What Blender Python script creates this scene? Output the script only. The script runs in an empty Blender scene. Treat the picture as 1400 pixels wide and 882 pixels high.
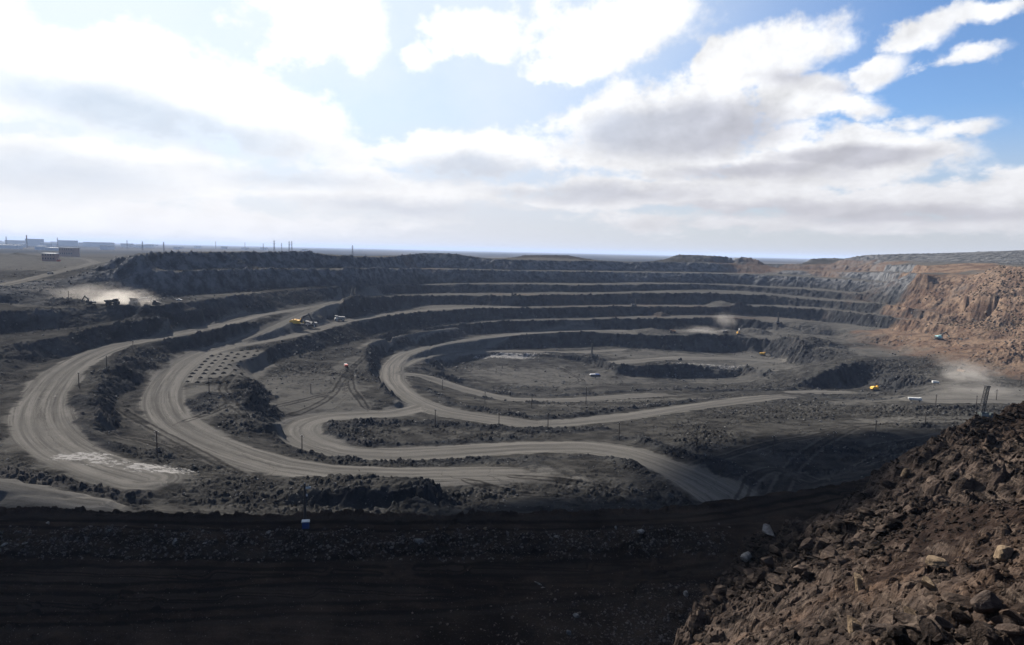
import bpy, bmesh, math, random
import numpy as np
from mathutils import Vector, Matrix

# ------------------------------------------------------------------ camera, world, sun, exposure
S = bpy.context.scene
COL = S.collection
W_PX, H_PX, F_PX = 1400.0, 882.0, 933.3
ROLL = math.atan(0.0225)
PITCH = math.atan(97.8*math.cos(ROLL)/F_PX)
_F = np.array([0, math.cos(PITCH), -math.sin(PITCH)])
_R0 = np.array([1.0, 0, 0]); _U0 = np.array([0, math.sin(PITCH), math.cos(PITCH)])
_R = _R0*math.cos(ROLL)+_U0*math.sin(ROLL)
_U = -_R0*math.sin(ROLL)+_U0*math.cos(ROLL)
cam_d = bpy.data.cameras.new('camera'); cam = bpy.data.objects.new('camera', cam_d); COL.objects.link(cam)
cam_d.sensor_width = 36; cam_d.lens = 24.0; cam_d.clip_start = 0.5; cam_d.clip_end = 120000
cam.matrix_world = Matrix(((_R[0], _U[0], -_F[0], 0), (_R[1], _U[1], -_F[1], 0), (_R[2], _U[2], -_F[2], 0), (0, 0, 0, 1)))
S.camera = cam
S.view_settings.view_transform = 'Standard'
S.view_settings.look = 'None'; S.view_settings.gamma = 1.0; S.view_settings.use_curve_mapping = False
S.view_settings.exposure = 1.4
S.cycles.max_bounces = 5; S.cycles.diffuse_bounces = 2; S.cycles.volume_bounces = 0
S.cycles.transparent_max_bounces = 12
S.cycles.volume_step_rate = 4.0
S.cycles.volume_max_steps = 64

SUN_AZ, SUN_EL = math.radians(-36), math.radians(33)      # azimuth from +Y towards +X
sdir = Vector((math.sin(SUN_AZ)*math.cos(SUN_EL), math.cos(SUN_AZ)*math.cos(SUN_EL), math.sin(SUN_EL)))
sl = bpy.data.lights.new('sun', 'SUN'); sl.energy = 4.8; sl.angle = math.radians(0.6); sl.color = (1.0, 0.95, 0.87)
so = bpy.data.objects.new('sun', sl); COL.objects.link(so)
so.rotation_euler = (-sdir).to_track_quat('-Z', 'Y').to_euler()
so.location = (0, 0, 300)

def ray(u, v):
    return _F + _R*((u-700)/F_PX) + _U*((441-v)/F_PX)
def P(u, v, z):                       # where the sight line through (u, v) meets the level z
    r = ray(u, v); t = z/r[2]
    return (r[0]*t, r[1]*t)
def PD(u, v, d):                      # the point on that sight line at forward distance d
    r = ray(u, v); t = d/r[1]
    return (r[0]*t, r[1]*t, r[2]*t)
def ae(u, v):
    r = ray(u, v); r = r/np.linalg.norm(r)
    return math.atan2(r[0], r[1]), math.asin(r[2])

class NT:
    def __init__(s, nt): s.nt = nt; s.L = nt.links
    def n(s, t, **k):
        o = s.nt.nodes.new(t)
        for a, b in k.items(): setattr(o, a, b)
        return o
    def put(s, sock, v):
        if v is None: return
        if isinstance(v, bpy.types.NodeSocket): s.L.new(v, sock)
        else: sock.default_value = v
    def m(s, op, a, b=None, c=None, clamp=False):
        o = s.n('ShaderNodeMath', operation=op, use_clamp=clamp)
        s.put(o.inputs[0], a); s.put(o.inputs[1], b)
        if c is not None: s.put(o.inputs[2], c)
        return o.outputs[0]
    def v(s, op, a, b=None, scale=None):
        o = s.n('ShaderNodeVectorMath', operation=op)
        s.put(o.inputs[0], a); s.put(o.inputs[1], b)
        if scale is not None: s.put(o.inputs['Scale'], scale)
        return o.outputs[1] if op in ('LENGTH', 'DOT_PRODUCT', 'DISTANCE') else o.outputs[0]
    def mix(s, f, a, b, typ='RGBA', blend='MIX'):
        o = s.n('ShaderNodeMix', data_type=typ, blend_type=blend) if typ == 'RGBA' else s.n('ShaderNodeMix', data_type=typ)
        o.clamp_factor = True
        i = {'RGBA': (6, 7, 2), 'FLOAT': (2, 3, 0)}[typ]
        s.put(o.inputs[0], f); s.put(o.inputs[i[0]], a); s.put(o.inputs[i[1]], b)
        return o.outputs[i[2]]
    def noise(s, vec, scale, detail=3, rough=0.5, lac=2.0, dist=0.0, col=False):
        o = s.n('ShaderNodeTexNoise')
        s.put(o.inputs['Vector'], vec); s.put(o.inputs['Scale'], scale); s.put(o.inputs['Detail'], detail)
        s.put(o.inputs['Roughness'], rough); s.put(o.inputs['Lacunarity'], lac); s.put(o.inputs['Distortion'], dist)
        return o.outputs[1] if col else o.outputs[0]
    def ss(s, x, lo, hi, a=0.0, b=1.0, lin=False):
        o = s.n('ShaderNodeMapRange', interpolation_type='LINEAR' if lin else 'SMOOTHSTEP')
        s.put(o.inputs[0], x); s.put(o.inputs[1], lo); s.put(o.inputs[2], hi); s.put(o.inputs[3], a); s.put(o.inputs[4], b)
        return o.outputs[0]
    def xyz(s, x, y, z=0.0):
        o = s.n('ShaderNodeCombineXYZ'); s.put(o.inputs[0], x); s.put(o.inputs[1], y); s.put(o.inputs[2], z); return o.outputs[0]
    def sep(s, v):
        o = s.n('ShaderNodeSeparateXYZ'); s.put(o.inputs[0], v); return o.outputs

world = bpy.data.worlds.new('World'); S.world = world; world.use_nodes = True
wt = world.node_tree
for n in list(wt.nodes): wt.nodes.remove(n)
N = NT(wt)
SKY_STRENGTH = 0.05
SKY_LEVEL = 0.379     # keeps the sky's own brightness in step with the exposure
sky = N.n('ShaderNodeTexSky', sky_type='NISHITA', sun_disc=False, sun_elevation=SUN_EL, sun_rotation=SUN_AZ,
          altitude=900, air_density=1.0, dust_density=0.6, ozone_density=1.6)
tc = N.n('ShaderNodeTexCoord')
D = N.v('NORMALIZE', tc.outputs['Generated'])
dx, dy, dz = N.sep(D)
AZ = N.m('ARCTAN2', dx, dy); EL = N.m('ARCSINE', dz)
K = 933.0
base = N.xyz(N.m('MULTIPLY', AZ, K), N.m('MULTIPLY', EL, K), 0.0)          # about one unit per photo pixel, but a direction on the dome
# cloud noise: finer and flatter toward the horizon, as a real cloud deck is
hz = N.m('ADD', EL, 0.16)
pl = N.xyz(N.m('MULTIPLY', AZ, 1.9), N.m('MULTIPLY', N.m('LOGARITHM', hz, 2.718), 0.92), 0.37)
n1 = N.noise(pl, 5.6, 10, 0.60, 2.1)
noff = N.noise(N.v('ADD', pl, (-.03, .032, 0)), 5.2, 7, 0.55, 2.1)
nS = N.noise(pl, 5.2, 7, 0.55, 2.1)
n2 = N.noise(N.v('ADD', pl, (5.2, 1.3, 2.2)), 5.0, 8, 0.6, 2.1)
nb = N.noise(N.v('ADD', pl, (1.7, 9.1, 4.0)), 1.7, 5, 0.55)
warp = N.xyz(N.m('MULTIPLY', N.m('SUBTRACT', n1, 0.5), 60.0), N.m('MULTIPLY', N.m('SUBTRACT', n2, 0.5), 45.0))
pos = N.v('ADD', base, warp)
def field(blobs, pos):
    acc = None
    for (u, v, ru, rv, rot, w) in blobs:
        a, e = ae(u, v)
        mp = N.n('ShaderNodeMapping', vector_type='TEXTURE')
        N.put(mp.inputs[0], pos); mp.inputs[1].default_value = (a*K, e*K, 0)
        mp.inputs[2].default_value = (0, 0, math.radians(rot)); mp.inputs[3].default_value = (ru, rv, 1)
        r = N.v('LENGTH', mp.outputs[0])
        f = N.m('MULTIPLY', N.m('SUBTRACT', 1.25, r), w)
        acc = f if acc is None else N.m('MAXIMUM', acc, f)
    return acc
CLOUDS = [(90, 105, 330, 62, -6, 1), (330, 150, 190, 52, -22, 1), (110, 235, 260, 48, 0, 1), (440, 20, 95, 62, 0, 1), (650, 45, 74, 34, -8, .9), (562, 68, 38, 22, 0, .5),
          (640, 205, 140, 42, 0, 1), (500, 265, 240, 36, 0, .9), (200, 300, 340, 26, 0, .8),
          (835, 34, 150, 52, 4, 1), (800, 82, 72, 28, 8, 1), (905, 175, 190, 70, 10, 1), (1030, 88, 120, 44, 16, 1), (1085, 130, 90, 34, 0, 1),
          (880, 215, 200, 42, 0, 1), (1170, 205, 130, 40, -6, 1), (1090, 232, 170, 34, 0, 1), (900, 262, 260, 30, 0, .9), (1240, 272, 190, 26, 0, 1), (1100, 305, 330, 22, 0, .8),
          (1195, 100, 46, 24, 30, .75), (1165, 142, 62, 24, -10, .75), (1262, 42, 50, 22, 20, .7), (1350, 8, 90, 16, 4, .7), (1325, 76, 60, 14, 8, .6), (1305, 178, 55, 15, 0, .7), (1240, 170, 60, 16, 0, .55),
          (1500, 250, 120, 26, 0, .9), (-150, 60, 200, 90, 0, 1), (1600, 60, 140, 40, 0, .8)]
GREYS = [(210, 165, 235, 34, -8, 1), (80, 240, 170, 34, 0, .8), (400, 245, 160, 20, 0, .7), (640, 232, 120, 26, 0, .9), (560, 285, 200, 18, 0, .8),
         (925, 180, 150, 38, 3, 1.35), (820, 265, 190, 16, 0, .8), (1030, 235, 150, 14, 0, .9), (1165, 216, 100, 16, 0, 1.3), (1250, 292, 180, 14, 0, 1), (1060, 285, 190, 14, 0, .8), (1080, 105, 50, 16, 0, .6), (1150, 120, 30, 10, 0, .5)]
cf = N.m('ADD', field(CLOUDS, pos), N.m('MULTIPLY', N.m('SUBTRACT', n1, 0.535), 2.0))
alpha = N.ss(cf, 0.12, 0.56)
thick = N.ss(cf, 0.25, 1.1)
gf = field(GREYS, N.v('ADD', base, N.v('SCALE', warp, None, 0.75)))
grey = N.m('MULTIPLY', N.ss(gf, 0.0, 0.95), N.ss(n1, 0.25, 0.65, 0.82, 1.0))
# haze and glare round the sun, scattered veil toward the horizon
sd = N.v('DOT_PRODUCT', D, tuple(sdir))
glow = N.ss(sd, 0.52, 0.97)
veil = N.m('MULTIPLY', N.ss(nb, 0.2, 0.6, 0.72, 1.0), N.ss(sd, 0.46, 0.80))
lowband = N.ss(EL, 0.0, 0.19, 1.0, 0.0)
front = N.ss(dy, -0.25, 0.35)
skyc = N.v('SCALE', sky.outputs[0], None, SKY_STRENGTH/SKY_LEVEL)
skyc = N.mix(1.0, skyc, (0.72, 0.88, 1.08, 1), blend='MULTIPLY')
VE = N.mix(glow, (0.60, 0.72, 0.90, 1), (0.92, 1.0, 1.10, 1))
c = N.mix(N.m('MULTIPLY', veil, 0.92), skyc, VE)
horiz = N.mix(N.ss(AZ, -0.5, 0.6), (0.84, 0.83, 0.86, 1), (0.60, 0.585, 0.61, 1))
c = N.mix(N.m('MULTIPLY', N.m('POWER', lowband, 0.8), 0.85), c, horiz)
white = N.mix(glow, (0.98, 0.99, 1.02, 1), (1.25, 1.25, 1.25, 1))
relief = N.m('MULTIPLY', N.m('SUBTRACT', nS, noff), N.ss(sd, .6, .9, 1.05, .35))
gcol = N.v('SCALE', N.mix(glow, (0.56, 0.57, 0.64, 1), (0.73, 0.83, 0.96, 1)), None, N.m('ADD', 1.0, N.m('MULTIPLY', relief, .7)))
shade = N.m('ADD', N.ss(n2, 0.3, 0.7, 0.93, 1.05), relief)
cl = N.mix(grey, N.v('SCALE', white, None, shade), gcol)
cl = N.mix(N.m('MULTIPLY', lowband, 0.65), cl, horiz)
alpha2 = N.m('MULTIPLY', alpha, front)
c = N.mix(alpha2, c, cl)
below = N.ss(EL, -0.03, 0.0)
c = N.mix(below, (0.10, 0.10, 0.11, 1), c)
bg = N.n('ShaderNodeBackground'); N.put(bg.inputs[0], c); bg.inputs[1].default_value = SKY_LEVEL
wo = N.n('ShaderNodeOutputWorld'); N.L.new(bg.outputs[0], wo.inputs[0])
world.cycles.sampling_method = 'MANUAL'; world.cycles.sample_map_resolution = 512
QUALITY = 1.0
HAZE = 0.000056
# ------------------------------------------------------------------ noise helpers
_rng = np.random.default_rng(7)
_T = _rng.random((256, 256))
def vnoise(x, y, sc, seed=0):
    x = x/sc + seed*17.31; y = y/sc + seed*9.73
    xi = np.floor(x).astype(np.int64); yi = np.floor(y).astype(np.int64)
    fx = x-xi; fy = y-yi; fx = fx*fx*(3-2*fx); fy = fy*fy*(3-2*fy)
    x0 = xi & 255; x1 = (xi+1) & 255; y0 = yi & 255; y1 = (yi+1) & 255
    a = _T[y0, x0]; b = _T[y0, x1]; c = _T[y1, x0]; d = _T[y1, x1]
    return (a+(b-a)*fx)*(1-fy)+(c+(d-c)*fx)*fy
def fbm(x, y, sc, octs=4, gain=0.5, seed=0, ridged=False):
    s = 0; a = 1; t = 0
    for i in range(octs):
        n = vnoise(x*math.cos(i)+y*math.sin(i), y*math.cos(i)-x*math.sin(i), sc, seed+i*3)
        if ridged: n = 1-abs(2*n-1)
        s = s+a*n; t += a; a *= gain; sc *= 0.47
    return s/t          # 0..1
def cellrock(x, y, sc, seed=0):       # blocky rubble: height of the nearest random chunk, tilted
    x = x/sc+seed*3.7; y = y/sc+seed*5.1
    xi = np.floor(x).astype(np.int64); yi = np.floor(y).astype(np.int64)
    best = np.full(x.shape, 9.0); hh = np.zeros(x.shape); sec = np.full(x.shape, 9.0)
    for ox in (-1, 0, 1):
        for oy in (-1, 0, 1):
            cx = xi+ox; cy = yi+oy
            r1 = _T[(cy+seed) & 255, cx & 255]; r2 = _T[(cx+91) & 255, (cy+33) & 255]; r3 = _T[(cy+57) & 255, (cx+13) & 255]
            ddx = x-(cx+r1); ddy = y-(cy+r2); dd = ddx*ddx+ddy*ddy
            h = r3+0.55*(ddx*(r1-.5)+ddy*(r2-.5))*2
            m = dd < best
            sec = np.where(m, best, np.minimum(sec, dd)); hh = np.where(m, h, hh); best = np.where(m, dd, best)
    edge = np.clip((np.sqrt(sec)-np.sqrt(best))*4, 0, 1)
    return hh*edge

# ------------------------------------------------------------------ pit model: crest and toe lines at their real levels
GX0, GX1, GY0, GY1, GS = -1500.0, 1500.0, 90.0, 1750.0, 2.5
NX = int((GX1-GX0)/GS)+1; NY = int((GY1-GY0)/GS)+1
acc = np.zeros((NY, NX)); cnt = np.zeros((NY, NX))
def stampz(x, y, z, w=1.0):
    i = int(round((x-GX0)/GS)); j = int(round((y-GY0)/GS))
    if 0 <= i < NX and 0 <= j < NY: acc[j, i] += z*w; cnt[j, i] += w
def densify(pts, step=1.5):
    out = [pts[0]]
    for a, b in zip(pts[:-1], pts[1:]):
        n = max(1, int(math.dist(a[:2], b[:2])/step))
        for k in range(1, n+1):
            t = k/n; out.append(tuple(a[q]+(b[q]-a[q])*t for q in range(len(a))))
    return out
def imline(uvz, step=4.0):            # densify along the traced line, then put every point at its level
    o = []
    for a, b in zip(uvz[:-1], uvz[1:]):
        n = max(1, int(math.dist(a[:2], b[:2])/step))
        for k in range(n):
            t = k/n; u, v, z = (a[q]+(b[q]-a[q])*t for q in range(3)); x, y = P(u, v, z); o.append((x, y, z))
    u, v, z = uvz[-1]; x, y = P(u, v, z); o.append((x, y, z))
    return o
def smooth(pts, it=2):
    p = np.array(pts, float)
    for _ in range(it): p[1:-1] = 0.25*p[:-2]+0.5*p[1:-1]+0.25*p[2:]
    return [tuple(q) for q in p]
def line(uvz): 
    for p in densify(imline(uvz)): stampz(*p)
def wline(pts):
    for p in densify(pts): stampz(*p)

BL = {}
BL[4] = [(470,435,442),(500,430,436),(525,426,434),(550,422.5,430),(575,417,427),(600,416.5,425),(650,417,422),(700,419,421.5),(800,417,420),(860,416,419),(950,417,420),(1050,416,419),(1125,421,423),(1190,428,431),(1275,440,443),(1325,445,449),(1400,451,456)]
BL[5] = [(450,411,417),(475,407,409.5),(525,402,406),(575,401,404.5),(625,401,404),(700,400,405),(750,399,403),(800,400,403),(870,398,401),(950,396,401),(1000,397,402),(1050,401,404),(1125,408,411),(1205,414,416),(1275,425,427),(1325,438,440)]
BL[6] = [(350,396,400),(425,392,394),(500,390,391.5),(625,387,389),(700,386.5,388.5),(800,387,390),(850,386,389.5),(900,386,388.5),(950,387,388.5),(1000,388.5,390),(1050,391,393),(1125,395,397),(1210,404,407)]
BL[7] = [(350,367,368.2),(475,366.5,367.7),(600,366.5,367.7),(700,369,370),(800,370,371.5),(950,372,373.5),(1050,374,376),(1150,380,382),(1245,388,390)]
BL[8] = [(1000,366,366.8),(1090,369,370),(1180,371,372.5),(1270,373,374.5)]
BL[9] = [(350,345,345.5),(400,344,344.5),(412,342.5,343),(450,348,348.5),(520,352,353),(545,350,350.5),(580,345.5,346),(615,346,346.5),(640,349,350),(665,353,353.6),(700,354,355),(800,356,357),(900,357,358),(1050,360,361),(1140,361,362),(1270,362,363)]
BL[3] = [(500,459,462),(550,449,452),(600,444,447),(650,439,442),(700,436,439),(800,434,438),(850,432,436),(900,431,436),(1000,430,434),(1050,432,441),(1137,441,448),(1200,448,456),(1275,456,464),(1330,460,470)]
BL[2] = [(590,465,471),(625,460,467),(700,454,459),(750,451,455.5),(800,449.5,453),(850,450,457),(900,451,459),(950,452,460),(1000,452,461),(1050,455,464)]
BL[1] = [(590,482,484),(625,478.5,481),(665,477,480),(700,477,483),(762,474.5,485),(812,474,490),(840,472,498),(862,476,500),(925,479,498),(975,482,500),(1020,483,501)]
BL[0] = [(600,507,509),(625,495,497),(675,486,488),(700,487,489),(762,489,491),(812,499,501),(840,508,510),(862,514,516),(925,517,519),(1000,518,520),(1020,512,514)]
def row(k, u, j):
    a = np.array(BL[k], float)
    if u < a[0, 0]-.5 or u > a[-1, 0]+.5: return None
    return float(np.interp(u, a[:, 0], a[:, j]))
HOR = lambda u: 343.2+0.0225*(u-700)
COT = 0.72
lines_w = {}
us = list(range(350, 1401, 6))
for u in us:
    V = HOR(u)
    z4 = float(np.interp(u, [470, 700, 1050, 1400], [84, 82, 80, 82]))
    def rec(k, z, j, what): lines_w.setdefault((k, what), []).append((*P(u, row(k, u, j), -z), -z))
    if row(4, u, 1) is not None:
        rec(4, z4, 1, 'toe'); rec(4, z4, 2, 'crest')
        h = z4; d = P(u, row(4, u, 1), -h)[1]
    else:
        h = 52.0; d = P(u, 396-(u-350)*0.05, -h)[1]
        rec(6, h, 1, 'toe'); rec(6, h, 2, 'crest'); 
    for k in (5, 6, 7, 8, 9):
        if row(k, u, 2) is None: continue
        if row(4, u, 1) is None and k <= 6: continue
        r = row(k, u, 2)-V
        h = (d+h*COT)/(F_PX/r+COT)
        rec(k, h, 2, 'crest')
        if k == 9:
            x, y = P(u, row(9, u, 2), -h); s = 1+40/y
            lines_w.setdefault((9, 'back'), []).append((x*s, y*s, -h-1.0))
            break
        rec(k, h, 1, 'toe'); d = P(u, row(k, u, 1), -h)[1]
    if row(4, u, 1) is None: continue
    h = z4; d = P(u, row(4, u, 2), -h)[1]
    for k in (3, 2, 1, 0):
        r = row(k, u, 1)
        if r is None: continue
        c_ = COT if k != 3 else 0.9
        h = (d+h*c_)/(F_PX/(r-V)+c_)
        if k == 0: h = min(h, 134.5 if u < 780 else 139.5)
        rec(k, h, 1, 'toe'); 
        if k: rec(k, h, 2, 'crest'); d = P(u, row(k, u, 2), -h)[1]
for (k, w), pts in lines_w.items():
    if len(pts) > 3:
        pts = smooth(pts, 2)
        # split where the line breaks
        seg = [pts[0]]
        for p in pts[1:]:
            if math.dist(p[:2], seg[-1][:2]) > 60: wline(seg) if len(seg) > 1 else None; seg = [p]
            else: seg.append(p)
        if len(seg) > 1: wline(seg)

# left side of the pit: (u, v, level)
line([(0,426,-56),(75,422,-55.5),(125,417,-55),(212,417,-54),(275,411,-53.2),(320,405,-52.5),(350,400.5,-52)])       # bench six, crest
line([(-250,438,-57),(0,417,-55.5),(60,416,-55),(107,410,-54.6),(212,406,-54),(300,400,-53),(350,396,-52)])
line([(-250,500,-74),(0,457,-72),(75,450,-70),(142,442,-67),(187,432,-64),(250,425,-60),(287,419,-56.5),(310,412,-54)])
line([(-250,520,-74),(0,470,-72),(25,469,-71.5),(95,457,-69),(150,443,-66.5),(225,434,-62),(280,424.5,-57.5)])
line([(125,373,-31.5),(212,372.5,-30),(287,369.5,-28.8),(350,368.2,-28.2)])
line([(125,371.5,-31.5),(212,371,-30),(287,368,-28.8),(350,367,-28.2)])
line([(145,361,-24),(160,354,-18),(185,349,-13),(212,346,-10.9),(300,345,-9.5),(350,345,-9)])
line([(150,357,-26),(185,347.6,-16),(212,345,-13),(300,344,-12),(350,344,-11)])
line([(-250,560,-86),(-60,540,-85),(0,520,-84.5),(50,497,-83.5),(100,485,-82),(162,467,-79),(225,457,-75.5),(275,446,-74),(325,435,-72),(350,430,-71)])
line([(335,440.5,-72),(300,449,-73.5),(250,460,-76),(187,472,-78),(180,485,-80),(150,512,-82),(125,537,-83.5),(130,560,-84),(140,575,-84.5)])
line([(335,456,-81.5),(312,462,-83),(250,477,-85),(212,490,-86),(240,507,-88),(200,520,-89),(160,545,-91),(162,590,-91)])
line([(375,474,-87),(350,487,-88),(315,497,-88.5),(318,507,-89),(335,527,-90),(350,537,-90.5),(325,560,-91.5),(332,580,-92),(395,578,-95)])
line([(500,462,-98),(450,476,-97),(400,486,-97),(375,491,-97),(345,512,-97.5),(352,523,-98),(372,535,-98),(362,552,-98.5),(372,575,-99)])
line([(470,442.5,-84.7),(440,453,-85),(400,464,-86),(375,472,-87)])
line([(470,433,-84.5),(450,437,-84.5),(420,446,-85.5)])
# bench three's inner face down to the switchback
line([(502,462,-99),(505,475,-99.5),(500,492,-100),(500,505,-100.5),(520,530,-101.5),(535,545,-102),(560,556,-103)])
line([(560,471,-115),(535,477,-115),(520,488,-114.5),(515,505,-113),(522,530,-110.5),(545,550,-107.5)])
line([(560,473,-114),(590,471,-115)])
# bottom floor, its near side under road one
line([(600,510,-133),(615,525,-133),(660,537,-133),(720,540,-133),(800,533,-133),(900,530,-133.5)])
line([(590,484,-124),(582,492,-124),(590,503,-124),(620,512,-124)])
line([(640,500,-133),(700,510,-133),(780,510,-133),(860,525,-136),(1000,524,-137),(1050,516,-132)])
line([(860,532,-132.6),(960,529,-132),(1060,528,-128),(1090,530,-125)])
line([(1020,500,-126),(1050,506,-126),(1060,515,-126)])
# right side
line([(1040,482,-125),(1060,492,-125),(1100,500,-124)])
line([(1050,464,-109),(1075,468,-108),(1100,474,-106)])
line([(1080,461,-106),(1137,459,-106),(1160,467,-106),(1200,470,-106),(1230,480,-106),(1262,488,-105)])
line([(1100,521,-119.5),(1130,507,-111),(1155,498,-107.5),(1185,493,-106),(1212,490,-105.5),(1240,494,-106)])
line([(1086,531,-125),(1120,531,-126),(1165,528,-126.5),(1185,526,-126.5)])
line([(1060,541,-122),(1100,542,-123),(1150,546,-122),(1210,549,-118)])
line([(1180,534,-125.5),(1215,534,-123),(1240,535,-119),(1260,540,-115)])
line([(1240,500,-110),(1270,510,-110),(1290,525,-110),(1300,540,-109)])
line([(1300,468,-94),(1310,480,-97),(1318,495,-102),(1313,507,-105),(1325,525,-107.5),(1350,540,-108)])
line([(1400,475,-88),(1400,500,-97),(1500,520,-95)])
line([(1345,492,-100),(1400,488,-92)])
line([(1345,512,-106),(1400,520,-106),(1500,530,-106)])
line([(1240,549,-108.5),(1330,549,-107.5),(1400,549,-107.5),(1560,552,-107)])
line([(1220,558,-104),(1330,562,-99),(1400,562,-99)])
line([(1150,566,-104),(1250,572,-99),(1343,568,-98),(1400,566,-98),(1600,570,-98)])
line([(950,640,-98),(1050,600,-99),(1100,590,-100),(1250,590,-98),(1350,590,-97.5)])
line([(1000,625,-98),(1100,630,-98),(1200,610,-97.5),(1300,600,-97)])
line([(1030,675,-97),(1100,660,-97),(1170,630,-97)])
line([(1040,547,-119),(1000,553,-117.5),(900,567,-114)]); line([(1060,556,-114),(1000,565,-110),(900,583,-105),(860,590,-103.5)])
line([(1060,545,-120),(1100,552,-117),(1180,556,-112)])
# lower left and the ground under the ledge
line([(165,600,-91.5),(200,585,-92),(240,620,-92),(320,640,-93),(400,655,-93)])
line([(40,640,-85.5),(120,662,-87),(200,668,-88),(260,665,-88.5),(300,650,-90)])
line([(-200,650,-82),(0,660,-83),(80,672,-83.5),(150,686,-84)])
line([(-200,690,-82),(-20,690,-84),(100,694,-86),(300,690,-92),(380,690,-93),(620,698,-94)])
line([(380,652,-92.5),(440,652,-90),(470,653,-87),(565,652,-86.5),(582,658,-86.5),(575,675,-87),(560,690,-89)])
line([(605,690,-95),(600,670,-95),(592,655,-94)])
line([(400,675,-90.5),(480,672,-88),(550,668,-86.8)])
line([(620,690,-96),(700,680,-96.5),(800,660,-97),(850,680,-97.5),(930,690,-98)])
line([(700,640,-96),(760,630,-97),(840,632,-97.5),(880,645,-98),(940,668,-98.5)])
line([(800,690,-97.5),(960,684,-98)])
# the near ledge
EDGE = [(-400,700,-70),(0,700.5,-70),(350,706,-70),(600,708,-70),(900,698,-70),(1000,688,-69),(1100,675,-68),(1170,663,-67),(1260,640,-66),(1500,600,-64)]
line(EDGE)
line([(u, v+6, z) for (u, v, z) in EDGE])
ed = imline(EDGE)
wline([(x*(1+14/y), y+14, z-12) for (x, y, z) in ed])
for vv in (740, 770, 800, 850, 881):
    line([(-500,vv+4,-70.5),(300,vv,-70.5),(700,vv,-70.3),(900,vv,-70)])
wline([(-1500,95,-70),(-100,95,-70),(40,95,-70),(140,95,-66),(1500,95,-40)])
line([(900,745,-69.8),(1000,735,-69.5),(1150,690,-68)])
# outside the pit on the left: access road side and spoil
line([(-250,440,-52),(0,400,-46),(75,386,-43),(110,375,-38),(135,365,-33)])
line([(-250,380,-46),(0,366,-41),(50,362,-38),(90,357,-34)])
line([(-100,352,-34),(0,349.5,-30),(20,345.5,-24),(35,347,-28),(60,352,-33)])
line([(-200,350,-42),(-60,346,-38),(40,345,-38),(100,348,-38),(145,349,-36)])
# right wall rubble slope running back toward the near side, and the dump behind
wall_toe = [(1283,443,-81.5),(1310,448,-82),(1350,455,-83),(1400,464,-84),(1480,480,-86),(1600,500,-88),(1800,530,-90)]
line(wall_toe)
wt_pts = imline(wall_toe)
top = []; mid = []; back = []
for (x, y, z) in wt_pts:
    nx, ny = 0.86, 0.50
    top.append((x+nx*125, y+ny*125, -6.0)); mid.append((x+nx*58, y+ny*58, -43.0)); back.append((x+nx*260, y+ny*260, 2.0))
wline(top); wline(mid)
for (u, v, d) in ((1125,356,1500),(1150,349,1500),(1180,347.5,1480),(1230,347,1420),(1290,346,1350),(1340,344,1280),(1400,342,1180),(1500,338,1080),(1700,330,950)):
    pass
DUMP = [(1142,358.5,1560),(1160,352.5,1540),(1185,348.5,1510),(1230,347.5,1450),(1290,346.5,1380),(1340,344.5,1300),(1400,342.2,1220),(1500,338,1120),(1700,330,980)]
dp = [PD(*q) for q in DUMP]
wline(dp); wline([(x*1.05, y*1.05, z+0.5) for (x, y, z) in dp]); wline([(x*1.12, y*1.12, -25) for (x, y, z) in dp])
for q in ((1095,360,1600),(1115,353.5,1620),(1140,352.5,1640)): pass
for a, b, c_ in (([(1102,358,1700),(1110,353.5,1700),(1140,352.5,1700),(1165,354,1700)], 1, 0), ([(912,355,1540),(926,348.3,1540),(985,350,1540),(1022,352,1540),(1040,357,1540)], 1, 0), ([(705,352,1520),(716,349,1520),(775,349,1520),(800,354,1520)], 1, 0)):
    q = [PD(*t) for t in a]; wline(q); wline([(x*1.02, y*1.02, z) for (x, y, z) in q]); wline([(x*1.05, y*1.05, -28) for (x, y, z) in q])
# domain boundary
for i in range(0, NX, 1):
    x = GX0+i*GS; stampz(x, GY1, -40 if x < 900 else -20)
for j in range(0, NY, 1):
    y = GY0+j*GS; stampz(GX0, y, -45); stampz(GX1, y, 0)

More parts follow.
